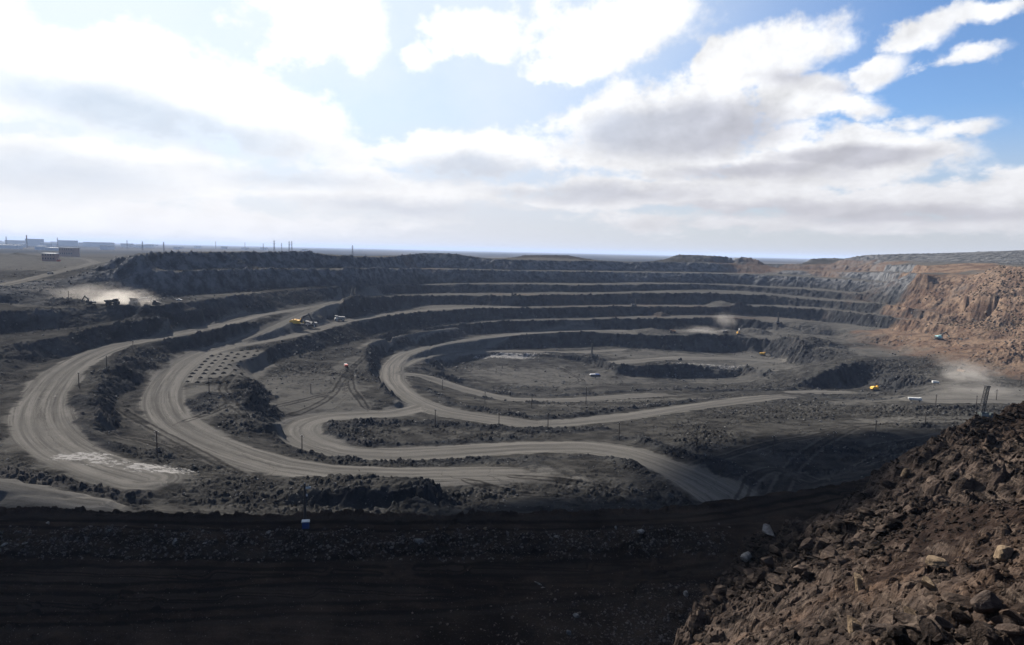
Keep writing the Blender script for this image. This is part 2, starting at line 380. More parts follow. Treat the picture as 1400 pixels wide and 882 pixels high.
# ------------------------------------------------------------------ roads: centre line (u, v, level) and width in metres
ROADS = [
 ([(350,431,-71),(300,444,-73),(225,460,-76),(150,475,-80),(112,492,-82),(82,512,-83),(60,540,-84),(52,565,-84.5),(58,590,-85),(85,615,-85.5),(140,638,-86),(200,656,-87.5)], 24),
 ([(460,413,-68),(440,418,-69),(400,424,-70),(350,431,-71)], 18),
 ([(440,419,-69),(415,430,-73),(390,441,-77),(360,454,-81),(335,465,-85),(310,474,-87)], 17),
 ([(700,420,-82),(650,420,-82.3),(600,422,-83),(550,427.5,-83.5),(500,434.5,-84),(470,440,-84.7),(440,448,-85),(400,459,-86),(360,467,-87),(325,472,-87)], 19),
 ([(310,474,-87),(280,482,-87.8),(256,494,-88.5),(236,513,-89.4),(224,532,-90.2),(221,550,-91),(233,575,-92),(266,596,-92.5),(320,618,-92.7),(380,636,-93),(450,646,-93),(560,650,-93.2),(660,648,-94.3),(780,646,-96),(860,652,-97.5)], 22),
 ([(850,452,-108),(800,451,-108),(750,453.5,-109),(700,457,-110),(640,465,-112.5),(590,474,-114),(552,485,-114),(537,500,-113),(535,520,-111),(550,537,-109),(575,552,-107),(610,564,-106),(680,574,-106),(740,581,-107)], 22),
 ([(575,556,-107),(540,565,-105),(490,567,-104),(440,570,-103),(408,579,-102.5),(400,590,-102.3),(420,604,-102.2),(470,619,-102.2),(540,623,-102.3),(620,618,-102.4),(720,612,-102.4),(800,611,-102),(850,618,-101),(900,634,-100),(950,655,-99),(990,678,-98.3),(1020,700,-97)], 23),
 ([(850,478,-124.5),(780,482,-125),(700,479.5,-124.8),(640,480,-124),(600,484,-122),(570,492,-117),(552,500,-114)], 15),
 ([(545,512,-113),(575,512,-116),(600,521,-119),(640,534,-121.5),(690,546,-123.5),(750,548,-124.5),(800,546,-125),(870,541,-125.8),(950,538,-126.3)], 19),
 ([(740,581,-107),(800,576,-109.5),(870,568,-112.5),(940,557,-115.5),(1000,549,-118),(1040,544,-119.5),(1100,540,-122.5)], 20),
 ([(450,414,-68),(475,408.3,-67),(525,404,-66.5)], 14),
 ([(0,391,-45),(50,379.5,-42),(100,367,-38),(132,358.5,-34.5),(118,354.5,-34.5),(108,353.5,-35)], 16),
 ([(-300,640,-79),(0,662,-80),(60,675,-81.5),(130,688,-83)], 16),
 ([(840,496,-125.5),(925,489,-125.5),(1000,490,-126),(1060,494,-125.5)], 22),
 ([(625,447,-99.5),(550,457,-99.5),(500,470,-99.3),(482,482,-99)], 7),
]
ROADS += [([(1085,537,-124.5),(1140,536.5,-125),(1190,538,-124)], 15), ([(1262,546,-109),(1330,545,-107.5),(1430,549,-107)], 30)]
lat = np.full((NY, NX), 1e3); rmask = np.zeros((NY, NX)); lon = np.zeros((NY, NX))
yy, xx = np.mgrid[0:NY, 0:NX]
road_core = np.zeros((NY, NX), bool)
TAPER = {4: 90, 8: 60, 9: 50, 14: 60, 15: 40}
for ri, (uvz, wd) in enumerate(ROADS):
    pts = densify(smooth(densify(imline(uvz, 6), 6.0), 6), 2.0)
    p = np.array(pts); t = np.gradient(p[:, :2], axis=0); t /= np.linalg.norm(t, axis=1)[:, None]+1e-9
    s_ = np.concatenate([[0], np.cumsum(np.linalg.norm(np.diff(p[:, :2], axis=0), axis=1))])
    R_ = int((wd/2+8)/GS)+1
    for (x, y, z), tt, sa in zip(p, t, s_):
        i = int(round((x-GX0)/GS)); j = int(round((y-GY0)/GS))
        if not (R_ < i < NX-R_-1 and 0 <= j-R_ and j+R_ < NY): 
            if not (R_ < i < NX-R_-1 and 0 <= j < NY-R_-1): continue
        j0 = max(0, j-R_)
        sl_ = (slice(j0, j+R_+1), slice(i-R_, i+R_+1))
        gx = GX0+xx[sl_]*GS-x; gy = GY0+yy[sl_]*GS-y
        rr = np.hypot(gx, gy); lt = gx*tt[1]-gy*tt[0]
        tp_ = min(1.0, (s_[-1]-sa)/TAPER[ri]) if ri in TAPER else 1.0
        wv = wd/2*(0.86+.34*float(vnoise(np.array([sa]), np.array([wd*7.0]), 28, ri)[0]))
        near = rr < np.abs(lat[sl_])
        lat[sl_] = np.where(near, np.where(lt >= 0, rr, -rr), lat[sl_])
        lon[sl_] = np.where(near, sa, lon[sl_])
        rmask[sl_] = np.maximum(rmask[sl_], tp_*np.clip((wv+4-rr)/7, 0, 1))
        core = rr < wd/2-2.0
        if len(uvz) > 3 or True:
            road_core[sl_] |= core
            w = np.where(core, 3.0, 0.0)
            acc[sl_] += z*w; cnt[sl_] += w

# ------------------------------------------------------------------ relax the surface between the lines (coarse to fine)
def relax(acc, cnt, iters=(400, 200, 120, 80, 60, 50)):
    levels = [(acc, cnt)]
    while min(levels[-1][0].shape) > 24 and len(levels) < 6:
        a, c = levels[-1]; ny, nx = a.shape; py, px = ny % 2, nx % 2
        a = np.pad(a, ((0, py), (0, px))); c = np.pad(c, ((0, py), (0, px)))
        levels.append((a[0::2, 0::2]+a[1::2, 0::2]+a[0::2, 1::2]+a[1::2, 1::2], c[0::2, 0::2]+c[1::2, 0::2]+c[0::2, 1::2]+c[1::2, 1::2]))
    z = None
    for li in range(len(levels)-1, -1, -1):
        a, c = levels[li]; known = c > 0; val = np.where(known, a/np.maximum(c, 1e-9), 0)
        if z is None: z = np.where(known, val, val[known].mean())
        else:
            z = np.repeat(np.repeat(z, 2, 0), 2, 1)[:a.shape[0], :a.shape[1]]
        z = np.where(known, val, z)
        for _ in range(iters[len(levels)-1-li]):
            zp = np.pad(z, 1, mode='edge')
            z = np.where(known, val, (zp[:-2, 1:-1]+zp[2:, 1:-1]+zp[1:-1, :-2]+zp[1:-1, 2:])*0.25)
    return z
Z = relax(acc, cnt)

# berms and heaps added on top: (points, height, radius, lumpiness)
extra = np.zeros((NY, NX)); exdark = np.zeros((NY, NX))
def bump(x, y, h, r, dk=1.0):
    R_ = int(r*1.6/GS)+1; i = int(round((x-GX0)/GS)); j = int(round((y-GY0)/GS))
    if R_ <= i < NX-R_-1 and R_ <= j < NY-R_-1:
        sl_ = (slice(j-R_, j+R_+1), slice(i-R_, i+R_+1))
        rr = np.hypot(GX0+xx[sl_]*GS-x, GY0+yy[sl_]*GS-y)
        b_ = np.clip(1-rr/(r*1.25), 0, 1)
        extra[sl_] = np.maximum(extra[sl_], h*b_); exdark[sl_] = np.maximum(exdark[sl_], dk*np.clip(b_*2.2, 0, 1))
rb = random.Random(5)
def berm(uvz, h, r, lump=0.6, gap=0.0):
    h *= .85; lump *= .8; r *= .9
    for p in densify(imline(uvz), 3.0):
        if rb.random() < gap: continue
        k = 1-lump*rb.random()
        bump(p[0]+rb.uniform(-.4, .4)*r, p[1]+rb.uniform(-.4, .4)*r, h*k, r*(0.8+0.4*k))
BERMS = [
 ([(570,530,-112),(600,540,-111),(620,556,-108),(680,566,-108),(740,575,-109),(800,570,-112),(850,561,-115),(930,552,-118),(990,546,-120)], 3.4, 5, .7, .15),
 ([(650,526,-123),(700,538,-126),(760,541,-127),(830,535,-127),(900,530,-128),(960,530,-128)], 3.0, 5, .7, .1),
 ([(950,536,-127),(1000,535,-126),(1080,533,-125),(1140,545,-123),(1200,548,-119),(1260,548,-112)], 3.2, 4.5, .7, .15),
 ([(1255,560,-102),(1290,560,-100),(1330,559,-99),(1390,558,-99)], 3.0, 4, .5, .45),
 ([(440,582,-102.8),(520,576,-103.2),(600,578,-104),(700,588,-105),(770,590,-105),(820,585,-105)], 3.2, 6, .7, .1),
 ([(450,592,-102.8),(480,606,-102.6),(560,609,-102.8),(640,605,-103),(720,598,-103.5)], 2.6, 4, .7, .2),
 ([(460,629,-99),(520,636,-98),(600,634,-98.5),(680,630,-99),(740,628,-98),(830,624,-98.5),(880,640,-99),(930,660,-98.8)], 2.8, 4, .8, .2),
 ([(390,650,-93),(470,646.5,-92.5)], 1.5, 3, .6, .2),
 ([(140,575,-84.6),(130,560,-84),(110,545,-84),(100,560,-84.5),(105,590,-85),(130,605,-86),(165,618,-88)], 2.6, 5, .7, .1),
 ([(515,462,-99.5),(508,480,-99.5),(510,500,-100.5),(520,520,-101),(545,545,-102.8),(560,553,-103)], 3.0, 5, .7, .1),
 ([(700,460,-110),(640,468,-112.8),(600,476,-114),(575,483,-114),(560,492,-114)], 2.6, 3.6, .6, .1),
 ([(570,500,-117),(590,512,-120),(620,519,-122),(660,532,-123.5),(700,540,-124.5)], 2.4, 4, .6, .1),
 ([(470,444,-85),(440,455,-85.3),(400,466,-86.2),(380,472,-87),(340,476,-87.5)], 2.0, 3, .6, .1),
 ([(600,426,-83),(550,432,-83.6),(500,439,-84)], 1.8, 3, .6, .1),
 ([(740,642,-96),(700,630,-98),(640,634,-98),(560,640,-96)], 1.8, 5, .8, .2),
 ([(870,600,-103),(930,622,-100),(980,636,-99),(1020,655,-98)], 3.4, 6, .7, .2),
 ([(820,486,-125.4),(765,483,-125)], 2.0, 3, .6, .2),
 ([(740,484,-128),(800,493,-129),(830,500,-130)], 2.5, 6, .6, .1),
 ([(0,652,-84.5),(60,660,-85),(130,672,-86),(190,676,-88)], 3.0, 4, .6, .1),
 ([(252,547,-91),(262,562,-91.6),(285,560,-91.6),(275,545,-91)], 2.2, 5, .7, .1),
]
for b in BERMS: berm(*b)
for (x, y, z) in densify(imline([(u, v+2, z) for (u, v, z) in EDGE]), 2.0):
    bump(x, y+1, 1.5, 3.4)
# rubble windrow along the near ledge
HEAPS = [(u, 728+26*rb.random(), 0.8+1.5*rb.random()) for u in range(-200, 1000, 7)]
for (u, v, h) in HEAPS:
    if 985 < u: continue
    v = min(v, 752)
    x, y = P(u, v+4, -70); bump(x, y, h, 3+2.5*rb.random())
# hummocks and muckpiles elsewhere: (u, v, level, height, radius)
for (u, v, z, h, r) in [(985,428,-93,9,26),(1010,430,-93,6,18),(1100,452,-105,6,40),(905,420,-80,7,10),(1105,487,-122,13,34),(1085,482,-122,10,24),(1130,492,-118,10,26),(1040,474,-125,6,12),
                        (925,462,-110,2,20),(890,470,-124,7,26),(950,473,-125,8,30),(995,473,-125,9,26),(1025,470,-125,8,18),(1245,524,-116,9,16),(1222,528,-122,8,14),(1372,500,-104,10,26),(1400,496,-104,12,30),
                        (1330,462,-90,7,30),(1370,462,-90,8,34),(80,415,-55,6,16),(95,416,-55,5,14),(60,418,-55,4,12),(350,560,-97,7,12),(500,352,-12,6,30),(410,343,-12,4,18),
                        (330,543,-91,5,9),(345,530,-91,6,10),(350,545,-91,6,9),(180,500,-84,5,12),(165,512,-84,4,10),(210,485,-84,4,14),(870,636,-99,4,9),(850,629,-99,3,7),(728,634,-99,3,7),
                        (1000,660,-98,4,10),(960,640,-99,4,9),(590,678,-95,3,6),(610,690,-95,2,5)]:
    x, y = P(u, v, z)
    dk = .15 if r > 13 or h > 8 else .8
    bump(x, y, h*0.9, r, dk)
    for q in range(4): bump(x+rb.uniform(-.6, .6)*r, y+rb.uniform(-.6, .6)*r, h*rb.uniform(.4, .8), r*.6, dk)
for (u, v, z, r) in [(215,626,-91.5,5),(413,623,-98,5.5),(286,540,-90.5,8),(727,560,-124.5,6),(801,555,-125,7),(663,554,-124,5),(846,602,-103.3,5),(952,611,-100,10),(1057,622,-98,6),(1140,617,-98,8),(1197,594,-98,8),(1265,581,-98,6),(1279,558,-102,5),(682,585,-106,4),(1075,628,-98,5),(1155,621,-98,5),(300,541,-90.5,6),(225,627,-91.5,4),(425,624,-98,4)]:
    x, y = P(u, v, z); bump(x, y, 1.9, r); bump(x+r*.8, y-1, 1.2, r*.8)  # mounds at pole feet; dark tint stands in for shade falling to their right
extra *= 1-np.clip(rmask*1.3-0.2, 0, 1)*(extra < 6)
# soften
def blur(a, n=1):
    for _ in range(n):
        p = np.pad(a, 1, mode='edge'); a = (p[:-2, 1:-1]+p[2:, 1:-1]+p[1:-1, :-2]+p[1:-1, 2:]+2*a)/6
    return a
Z0 = Z.copy(); Z = Z+extra
gy_, gx_ = np.gradient(Z, GS); SL = np.hypot(gx_, gy_)
SLB = blur(SL, 2)

def samp(A, x, y):
    fx = np.clip((x-GX0)/GS, 0, NX-1.001); fy = np.clip((y-GY0)/GS, 0, NY-1.001)
    i = fx.astype(int); j = fy.astype(int); a = fx-i; b = fy-j
    return (A[j, i]*(1-a)+A[j, i+1]*a)*(1-b)+(A[j+1, i]*(1-a)+A[j+1, i+1]*a)*b

# colour regions, in ground coordinates: rust / tan / pale / soil
def region(blobs, soft=0.35):
    A = np.zeros((NY, NX)); X = GX0+xx*GS; Y = GY0+yy*GS
    nz = fbm(X, Y, 40, 3, .6, 11)-.5
    for (u, v, z, rx, ry, w) in blobs:
        x, y = P(u, v, z); r = np.hypot((X-x)/rx, (Y-y)/ry)+nz*1.0
        A = np.maximum(A, w*np.clip((1.15-r)/soft, 0, 1))
    return A
XX = GX0+xx*GS; YY = GY0+yy*GS
RUST = region([(1275,402,-48,60,45,.9),(1300,390,-38,75,70,1),(1320,372,-22,120,80,.9),(1290,430,-60,120,90,.7),(1360,430,-60,200,170,1),(1420,440,-60,200,190,1),(1230,385,-35,110,80,.3),(1340,405,-40,150,110,1),(1100,366,-22,220,70,.6),(1200,368,-20,160,70,.6),(900,362,-16,300,50,.35),(1330,465,-88,90,60,1),(1380,480,-92,90,60,.9),(1240,470,-98,50,30,.25),(1370,500,-100,50,26,.9),(1110,490,-118,60,30,.12),(560,348,-10,60,26,.4),(1180,450,-98,60,40,.15),(1330,520,-107,90,40,.25),(1150,562,-110,120,40,.2),(1300,560,-104,110,30,.5)])
SOIL = np.clip((Z0+77)/5, 0, 1)*np.clip((235-YY)/20, 0, 1)
PALE = region([(115,628,-86.5,14,7,1),(150,634,-87,14,7,.8),(215,640,-87.5,16,8,1),(245,640,-88,10,6,.8),(700,492,-132.5,42,14,1),(660,492,-132.5,16,8,.8),(740,491,-132,20,6,.8),(960,497,-126,60,7,.75),(75,542,-84,5,4,.6),(48,545,-84,4,4,.5),(550,565,-104,8,6,.2),(313,578,-91,8,5,.4)], .5)
DARKD = np.clip((Z0+5)/5, 0, 1)*np.clip((XX-380)/80, 0, 1)*np.clip((YY-900)/100, 0, 1)

rmask = np.maximum(rmask, .85*np.clip((1.15-np.hypot((XX+214)/33, (YY-503)/64)-(fbm(XX, YY, 30, 3, .6, 19)-.5)*.8)/.3, 0, 1))
_w = np.array([(p[0], p[1]) for p in wt_pts]); 
for (px_, py_) in _w[::3]:
    for off, w_ in ((70, 1.0), (25, .9), (115, .9), (160, .7)):
        RUST = np.maximum(RUST, w_*np.clip(1.3-np.hypot(XX-px_-.86*off, YY-py_-.5*off)/60, 0, 1))
RUST = np.clip(RUST, 0, 1)
SWEPT = region([(470,500,-99.5,9,60,.9),(470,535,-101,12,30,.9),(1320,500,-104,22,60,1),(1300,470,-95,40,40,1),(300,490,-88.5,42,60,1),(270,540,-90.5,22,26,.9),(300,560,-91.5,20,20,.6),(430,520,-98.5,42,60,.8),(450,550,-100,40,30,.8),(500,500,-100,16,30,.6),(740,515,-133,120,60,.75),(930,487,-125.5,170,45,1),(1040,500,-125,80,60,.9),
   (1200,480,-106,90,50,.9),(1330,540,-108,110,40,1),(1290,520,-108,60,60,.6),(1130,535,-124,60,12,1),(1050,452,-100,120,60,.7),(1250,455,-94,120,60,.9),(400,425,-70,70,50,.8),(230,415,-54,110,30,1),(30,420,-56,60,16,.9),(180,350,-14,200,60,.8),
   (1300,572,-98,60,14,1),(700,556,-118,90,14,.5),(900,545,-121,90,18,.6),(640,592,-105,60,8,.35),(180,640,-87.5,46,16,.6),(60,600,-85,20,40,.5),(620,648,-94,120,10,.4),(210,555,-91,14,20,.25),(1000,515,-131,70,40,.7),(30,440,-72,60,40,.6)], .6)
SWEPT = np.maximum(SWEPT, np.clip((YY-850)/100, 0, 1)*np.clip((1500-YY)/60, 0, 1)*.95)
LEFTDARK = region([(60,400,-50,130,70,1),(-50,400,-50,160,90,1)], .5)
SWEPT = SWEPT*(1-LEFTDARK); RUST = RUST*(1-DARKD*.85)*np.where(YY < 1000, np.clip((XX-400)/110, .22, 1), 1); SWEPT = SWEPT*(1-DARKD)

TRACKS = [[(1165,583,-98),(1130,600,-98),(1100,622,-98),(1075,650,-98),(1060,692,-97)],[(1160,578,-98),(1120,592,-98),(1060,605,-99),(980,628,-99)],[(1010,690,-98),(1030,650,-98),(1060,640,-98),(1120,660,-97)],
 [(500,485,-99.5),(470,515,-99.6),(455,540,-100),(430,556,-101),(400,566,-101)],[(478,500,-99.5),(480,530,-100),(500,556,-103)],[(380,500,-97.5),(420,512,-98),(470,505,-99)],[(360,560,-98.5),(400,548,-98.6),(455,535,-99.7)],
 [(640,500,-133),(690,512,-133),(760,524,-133),(850,527,-134),(930,522,-137)],[(700,500,-133),(760,502,-133),(800,520,-133),(760,530,-133)],[(820,482,-125),(900,486,-125.5),(980,487,-125.5),(1060,492,-125.5)],[(840,490,-125.3),(930,493,-125.5),(1010,492,-125.5)],
 [(165,560,-91),(190,575,-91.6),(240,600,-92),(330,650,-92.8)],[(150,600,-91),(200,606,-92),(260,625,-92)],[(330,500,-89),(300,530,-90),(320,556,-91.3),(340,570,-91.8)],[(255,575,-92),(300,560,-91.4),(330,540,-90.5)],
 [(700,655,-96),(780,660,-97),(850,672,-97.5),(920,684,-98)],[(640,660,-95),(700,675,-96.3),(760,680,-97)],[(1150,480,-106),(1200,484,-106),(1250,488,-106)],[(1100,492,-124),(1060,500,-125),(1000,510,-134)],
 [(1180,552,-117),(1240,556,-105),(1330,552,-107),(1420,555,-107)],[(1100,590,-100),(1180,580,-99),(1260,572,-98.5),(1360,576,-98)],[(1200,610,-97.5),(1260,600,-97.5),(1320,592,-97)],[(1180,640,-97),(1230,620,-97),(1290,600,-97)],
 [(-200,775,-70.4),(100,768,-70.4),(400,772,-70.4),(700,762,-70.2),(960,756,-69.8)],[(-200,800,-70.4),(150,805,-70.4),(450,792,-70.4),(800,790,-70.2),(960,770,-69.8)],[(-100,850,-70.5),(250,842,-70.5),(600,826,-70.3),(900,800,-70)],[(0,716,-70),(300,720,-70),(700,719,-70),(960,710,-69.5),(1140,680,-68)],[(520,760,-70.2),(560,790,-70.3),(700,815,-70.3)]]
rutd = np.full((NY, NX), 40.0)
for tr in TRACKS:
    p = np.array(densify(smooth(densify(imline(tr, 6), 5.0), 8), 2.0)); t = np.gradient(p[:, :2], axis=0); t /= np.linalg.norm(t, axis=1)[:, None]+1e-9
    for (x, y, z), tt in zip(p, t):
        i = int(round((x-GX0)/GS)); j = int(round((y-GY0)/GS)); R_ = 4
        if not (R_ < i < NX-R_-1 and R_ < j < NY-R_-1): continue
        sl_ = (slice(j-R_, j+R_+1), slice(i-R_, i+R_+1)); gx = GX0+xx[sl_]*GS-x; gy = GY0+yy[sl_]*GS-y
        rr = np.hypot(gx, gy); near = rr < np.abs(rutd[sl_]); lt = gx*tt[1]-gy*tt[0]
        rutd[sl_] = np.where(near, np.where(lt >= 0, rr, -rr), rutd[sl_])
# ------------------------------------------------------------------ ground meshes
def new_mesh_obj(name, verts, faces, mat, attrs=None, smooth_=True):
    me = bpy.data.meshes.new(name)
    nv = len(verts); nf = len(faces)
    me.vertices.add(nv); me.vertices.foreach_set('co', np.ascontiguousarray(verts, dtype=np.float32).ravel())
    k = faces.shape[1]
    me.loops.add(nf*k); me.loops.foreach_set('vertex_index', np.ascontiguousarray(faces, dtype=np.int32).ravel())
    me.polygons.add(nf); me.polygons.foreach_set('loop_start', np.arange(0, nf*k, k, dtype=np.int32))
    me.polygons.foreach_set('loop_total', np.full(nf, k, dtype=np.int32))
    me.polygons.foreach_set('use_smooth', np.full(nf, smooth_, dtype=bool))
    me.update(calc_edges=True)
    for nm, arr in (attrs or {}).items():
        if arr.ndim == 1:
            a = me.attributes.new(nm, 'FLOAT', 'POINT'); a.data.foreach_set('value', arr.astype(np.float32))
        else:
            a = me.attributes.new(nm, 'FLOAT_VECTOR', 'POINT'); a.data.foreach_set('vector', arr.astype(np.float32).ravel())
    me.materials.append(mat)
    o = bpy.data.objects.new(name, me); COL.objects.link(o)
    return o
def submesh(V, Fc, keep, attrs):
    f = Fc[keep]; used = np.unique(f); remap = np.full(len(V), -1); remap[used] = np.arange(len(used))
    return V[used], remap[f], {k: a[used] for k, a in attrs.items()}

def ground_material(name):
    m = bpy.data.materials.new(name); m.use_nodes = True; nt = m.node_tree
    for n in list(nt.nodes): nt.nodes.remove(n)
    G = NT(nt)
    geo = G.n('ShaderNodeNewGeometry'); pos = geo.outputs['Position']
    def at(nm, vec=False):
        o = G.n('ShaderNodeAttribute', attribute_name=nm); return o.outputs['Vector'] if vec else o.outputs['Fac']
    road, slope, rust, pale, soil = at('road'), at('slope'), at('rust'), at('pale'), at('soil')
    trk = at('track', True)
    nbig = G.noise(pos, 0.012, 4, .6); nmid = G.noise(pos, 0.09, 5, .65); nfin = G.noise(pos, 0.9, 4, .7); nf2 = G.noise(pos, 3.2, 2, .6)
    # streaks left by dozers and tyres on the bench floors
    rotm = G.n('ShaderNodeMapping'); G.put(rotm.inputs[0], pos); rotm.inputs[2].default_value = (0, 0, .5); rotm.inputs[3].default_value = (.02, .35, .1)
    streak = G.noise(rotm.outputs[0], 1.0, 5, .65, dist=1.2)
    swept = at('swept')
    sw = G.ss(G.m('ADD', swept, G.m('MULTIPLY', G.m('SUBTRACT', nmid, .5), 1.3)), .25, .8)
    dark_f = G.mix(G.ss(nmid, .35, .68), (.014, .0135, .013, 1), (.040, .038, .035, 1))
    dark_f = G.mix(G.m('MULTIPLY', G.ss(nfin, .58, .72), .55), dark_f, (.075, .07, .065, 1))
    floorc = G.mix(sw, dark_f, G.mix(G.ss(nmid, .3, .7), (.040, .038, .035, 1), (.068, .064, .058, 1)))
    floorc = G.mix(G.m('MULTIPLY', G.ss(streak, .42, .62), G.m('ADD', .12, G.m('MULTIPLY', sw, .4))), floorc, (.070, .066, .060, 1))
    floorc = G.mix(G.m('MULTIPLY', G.ss(nbig, .52, .7), .5), floorc, (.026, .025, .0235, 1))
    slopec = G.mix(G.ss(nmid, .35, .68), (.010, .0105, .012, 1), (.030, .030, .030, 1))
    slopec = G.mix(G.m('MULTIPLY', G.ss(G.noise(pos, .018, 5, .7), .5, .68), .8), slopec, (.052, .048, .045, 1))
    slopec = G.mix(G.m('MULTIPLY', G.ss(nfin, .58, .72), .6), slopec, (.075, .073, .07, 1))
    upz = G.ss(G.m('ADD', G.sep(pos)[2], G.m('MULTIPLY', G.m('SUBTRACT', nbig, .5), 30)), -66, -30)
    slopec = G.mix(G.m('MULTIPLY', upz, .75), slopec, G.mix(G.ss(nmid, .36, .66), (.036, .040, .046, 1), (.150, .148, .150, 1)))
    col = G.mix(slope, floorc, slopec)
    # oxidised ground
    rn = G.noise(G.v('MULTIPLY', pos, (1, 1, 2.2)), .035, 5, .65)
    rustc = G.mix(G.ss(rn, .38, .62), (.145, .098, .068, 1), (.070, .042, .030, 1))
    rustc = G.mix(G.m('MULTIPLY', G.ss(nfin, .45, .7), .45), rustc, (.20, .155, .115, 1))
    rustc = G.mix(G.m('MULTIPLY', G.ss(nmid, .48, .68), .75), rustc, (.035, .026, .023, 1))
    col = G.mix(G.m('MULTIPLY', G.ss(G.m('ADD', rust, G.m('MULTIPLY', G.m('SUBTRACT', rn, .5), 1.1)), .2, .85), .9), col, rustc)
    # haul road with wheel tracks running along it
    tn = G.noise(G.v('MULTIPLY', trk, (.30, .006, 1)), 1.0, 5, .65, dist=.5)
    tn2 = G.noise(G.v('MULTIPLY', trk, (.8, .009, 1)), 1.0, 3, .6, dist=.3)
    roadc = G.mix(G.ss(tn, .36, .64), (.044, .0415, .038, 1), (.112, .104, .094, 1))
    roadc = G.mix(G.ss(nbig, .35, .62, .65, .15), roadc, (.072, .068, .062, 1))
    roadc = G.mix(G.m('MULTIPLY', G.ss(tn2, .56, .66), G.ss(nmid, .35, .65, .1, .65)), roadc, (.024, .0225, .021, 1))
    roadc = G.mix(G.m('MULTIPLY', G.ss(nmid, .45, .75), .35), roadc, (.05, .047, .043, 1))
    edge = G.ss(G.m('ADD', road, G.m('MULTIPLY', G.m('SUBTRACT', nmid, .5), 1.7)), .3, .75)
    col = G.mix(edge, col, roadc)
    rd_a = G.m('ABSOLUTE', G.m('ADD', at('ruts'), G.m('MULTIPLY', G.m('SUBTRACT', nmid, .5), 2.0)))
    rline = G.m('MULTIPLY', G.ss(G.m('ABSOLUTE', G.m('SUBTRACT', rd_a, 2.0)), 1.1, .3), G.ss(nbig, .35, .5, .55, 1.0))
    rmid = G.ss(G.m('ABSOLUTE', G.m('SUBTRACT', rd_a, 3.8)), 1.1, .3)
    col = G.mix(G.m('MULTIPLY', rline, .75), col, (.014, .013, .012, 1)); col = G.mix(G.m('MULTIPLY', rmid, .4), col, (.075, .070, .064, 1))
    soilc = G.mix(G.ss(nmid, .35, .7), (.0075, .0050, .0036, 1), (.034, .0225, .0155, 1))
    rm_ = G.n('ShaderNodeMapping'); G.put(rm_.inputs[0], pos); rm_.inputs[3].default_value = (.012, .42, .1)
    rut = G.noise(rm_.outputs[0], 1.0, 5, .7, dist=.6)
    soilc = G.mix(G.m('MULTIPLY', G.ss(rut, .53, .68), .35), soilc, (.024, .019, .0155, 1))
    soilc = G.mix(G.m('MULTIPLY', G.ss(rut, .47, .36), .35), soilc, (.0025, .002, .0018, 1))
    soilc = G.mix(G.m('MULTIPLY', G.ss(streak, .5, .66), .55), soilc, (.036, .026, .019, 1))
    soilc = G.mix(G.m('MULTIPLY', G.ss(nf2, .66, .74), .5), soilc, (.10, .09, .078, 1))
    soilc = G.mix(G.m('MULTIPLY', rline, .8), soilc, (.0015, .0012, .001, 1)); soilc = G.mix(G.m('MULTIPLY', rmid, .6), soilc, (.022, .017, .0135, 1))
    col = G.mix(G.m('MULTIPLY', soil, .97), col, soilc)
    pm = G.ss(G.m('ADD', pale, G.m('MULTIPLY', G.m('SUBTRACT', G.noise(G.v('MULTIPLY', pos, (.6, 1, 1)), .45, 6, .75), .5), 4.2)), .75, 1.0)
    col = G.mix(G.m('MULTIPLY', pm, G.m('MULTIPLY', G.ss(pale, .02, .2), .9)), col, (.20, .19, .18, 1))
    col = G.v('MULTIPLY', col, G.xyz(*[G.ss(nf2, .3, .7, .82, 1.15)]*3))
    b = G.n('ShaderNodeBsdfPrincipled'); G.put(b.inputs['Base Color'], col); b.inputs['Roughness'].default_value = 1.0
    b.inputs['Specular IOR Level'].default_value = 0.0
    bh = G.m('ADD', G.m('MULTIPLY', nfin, .55), G.m('MULTIPLY', nf2, .14))
    bp = G.n('ShaderNodeBump'); bp.inputs['Distance'].default_value = 1.0
    G.put(bp.inputs['Strength'], G.mix(road, 0.75, 0.18, 'FLOAT')); G.put(bp.inputs['Height'], bh)
    G.L.new(bp.outputs[0], b.inputs['Normal'])
    o = G.n('ShaderNodeOutputMaterial'); G.L.new(b.outputs[0], o.inputs[0])
    return m
MG = ground_material('pit_ground')

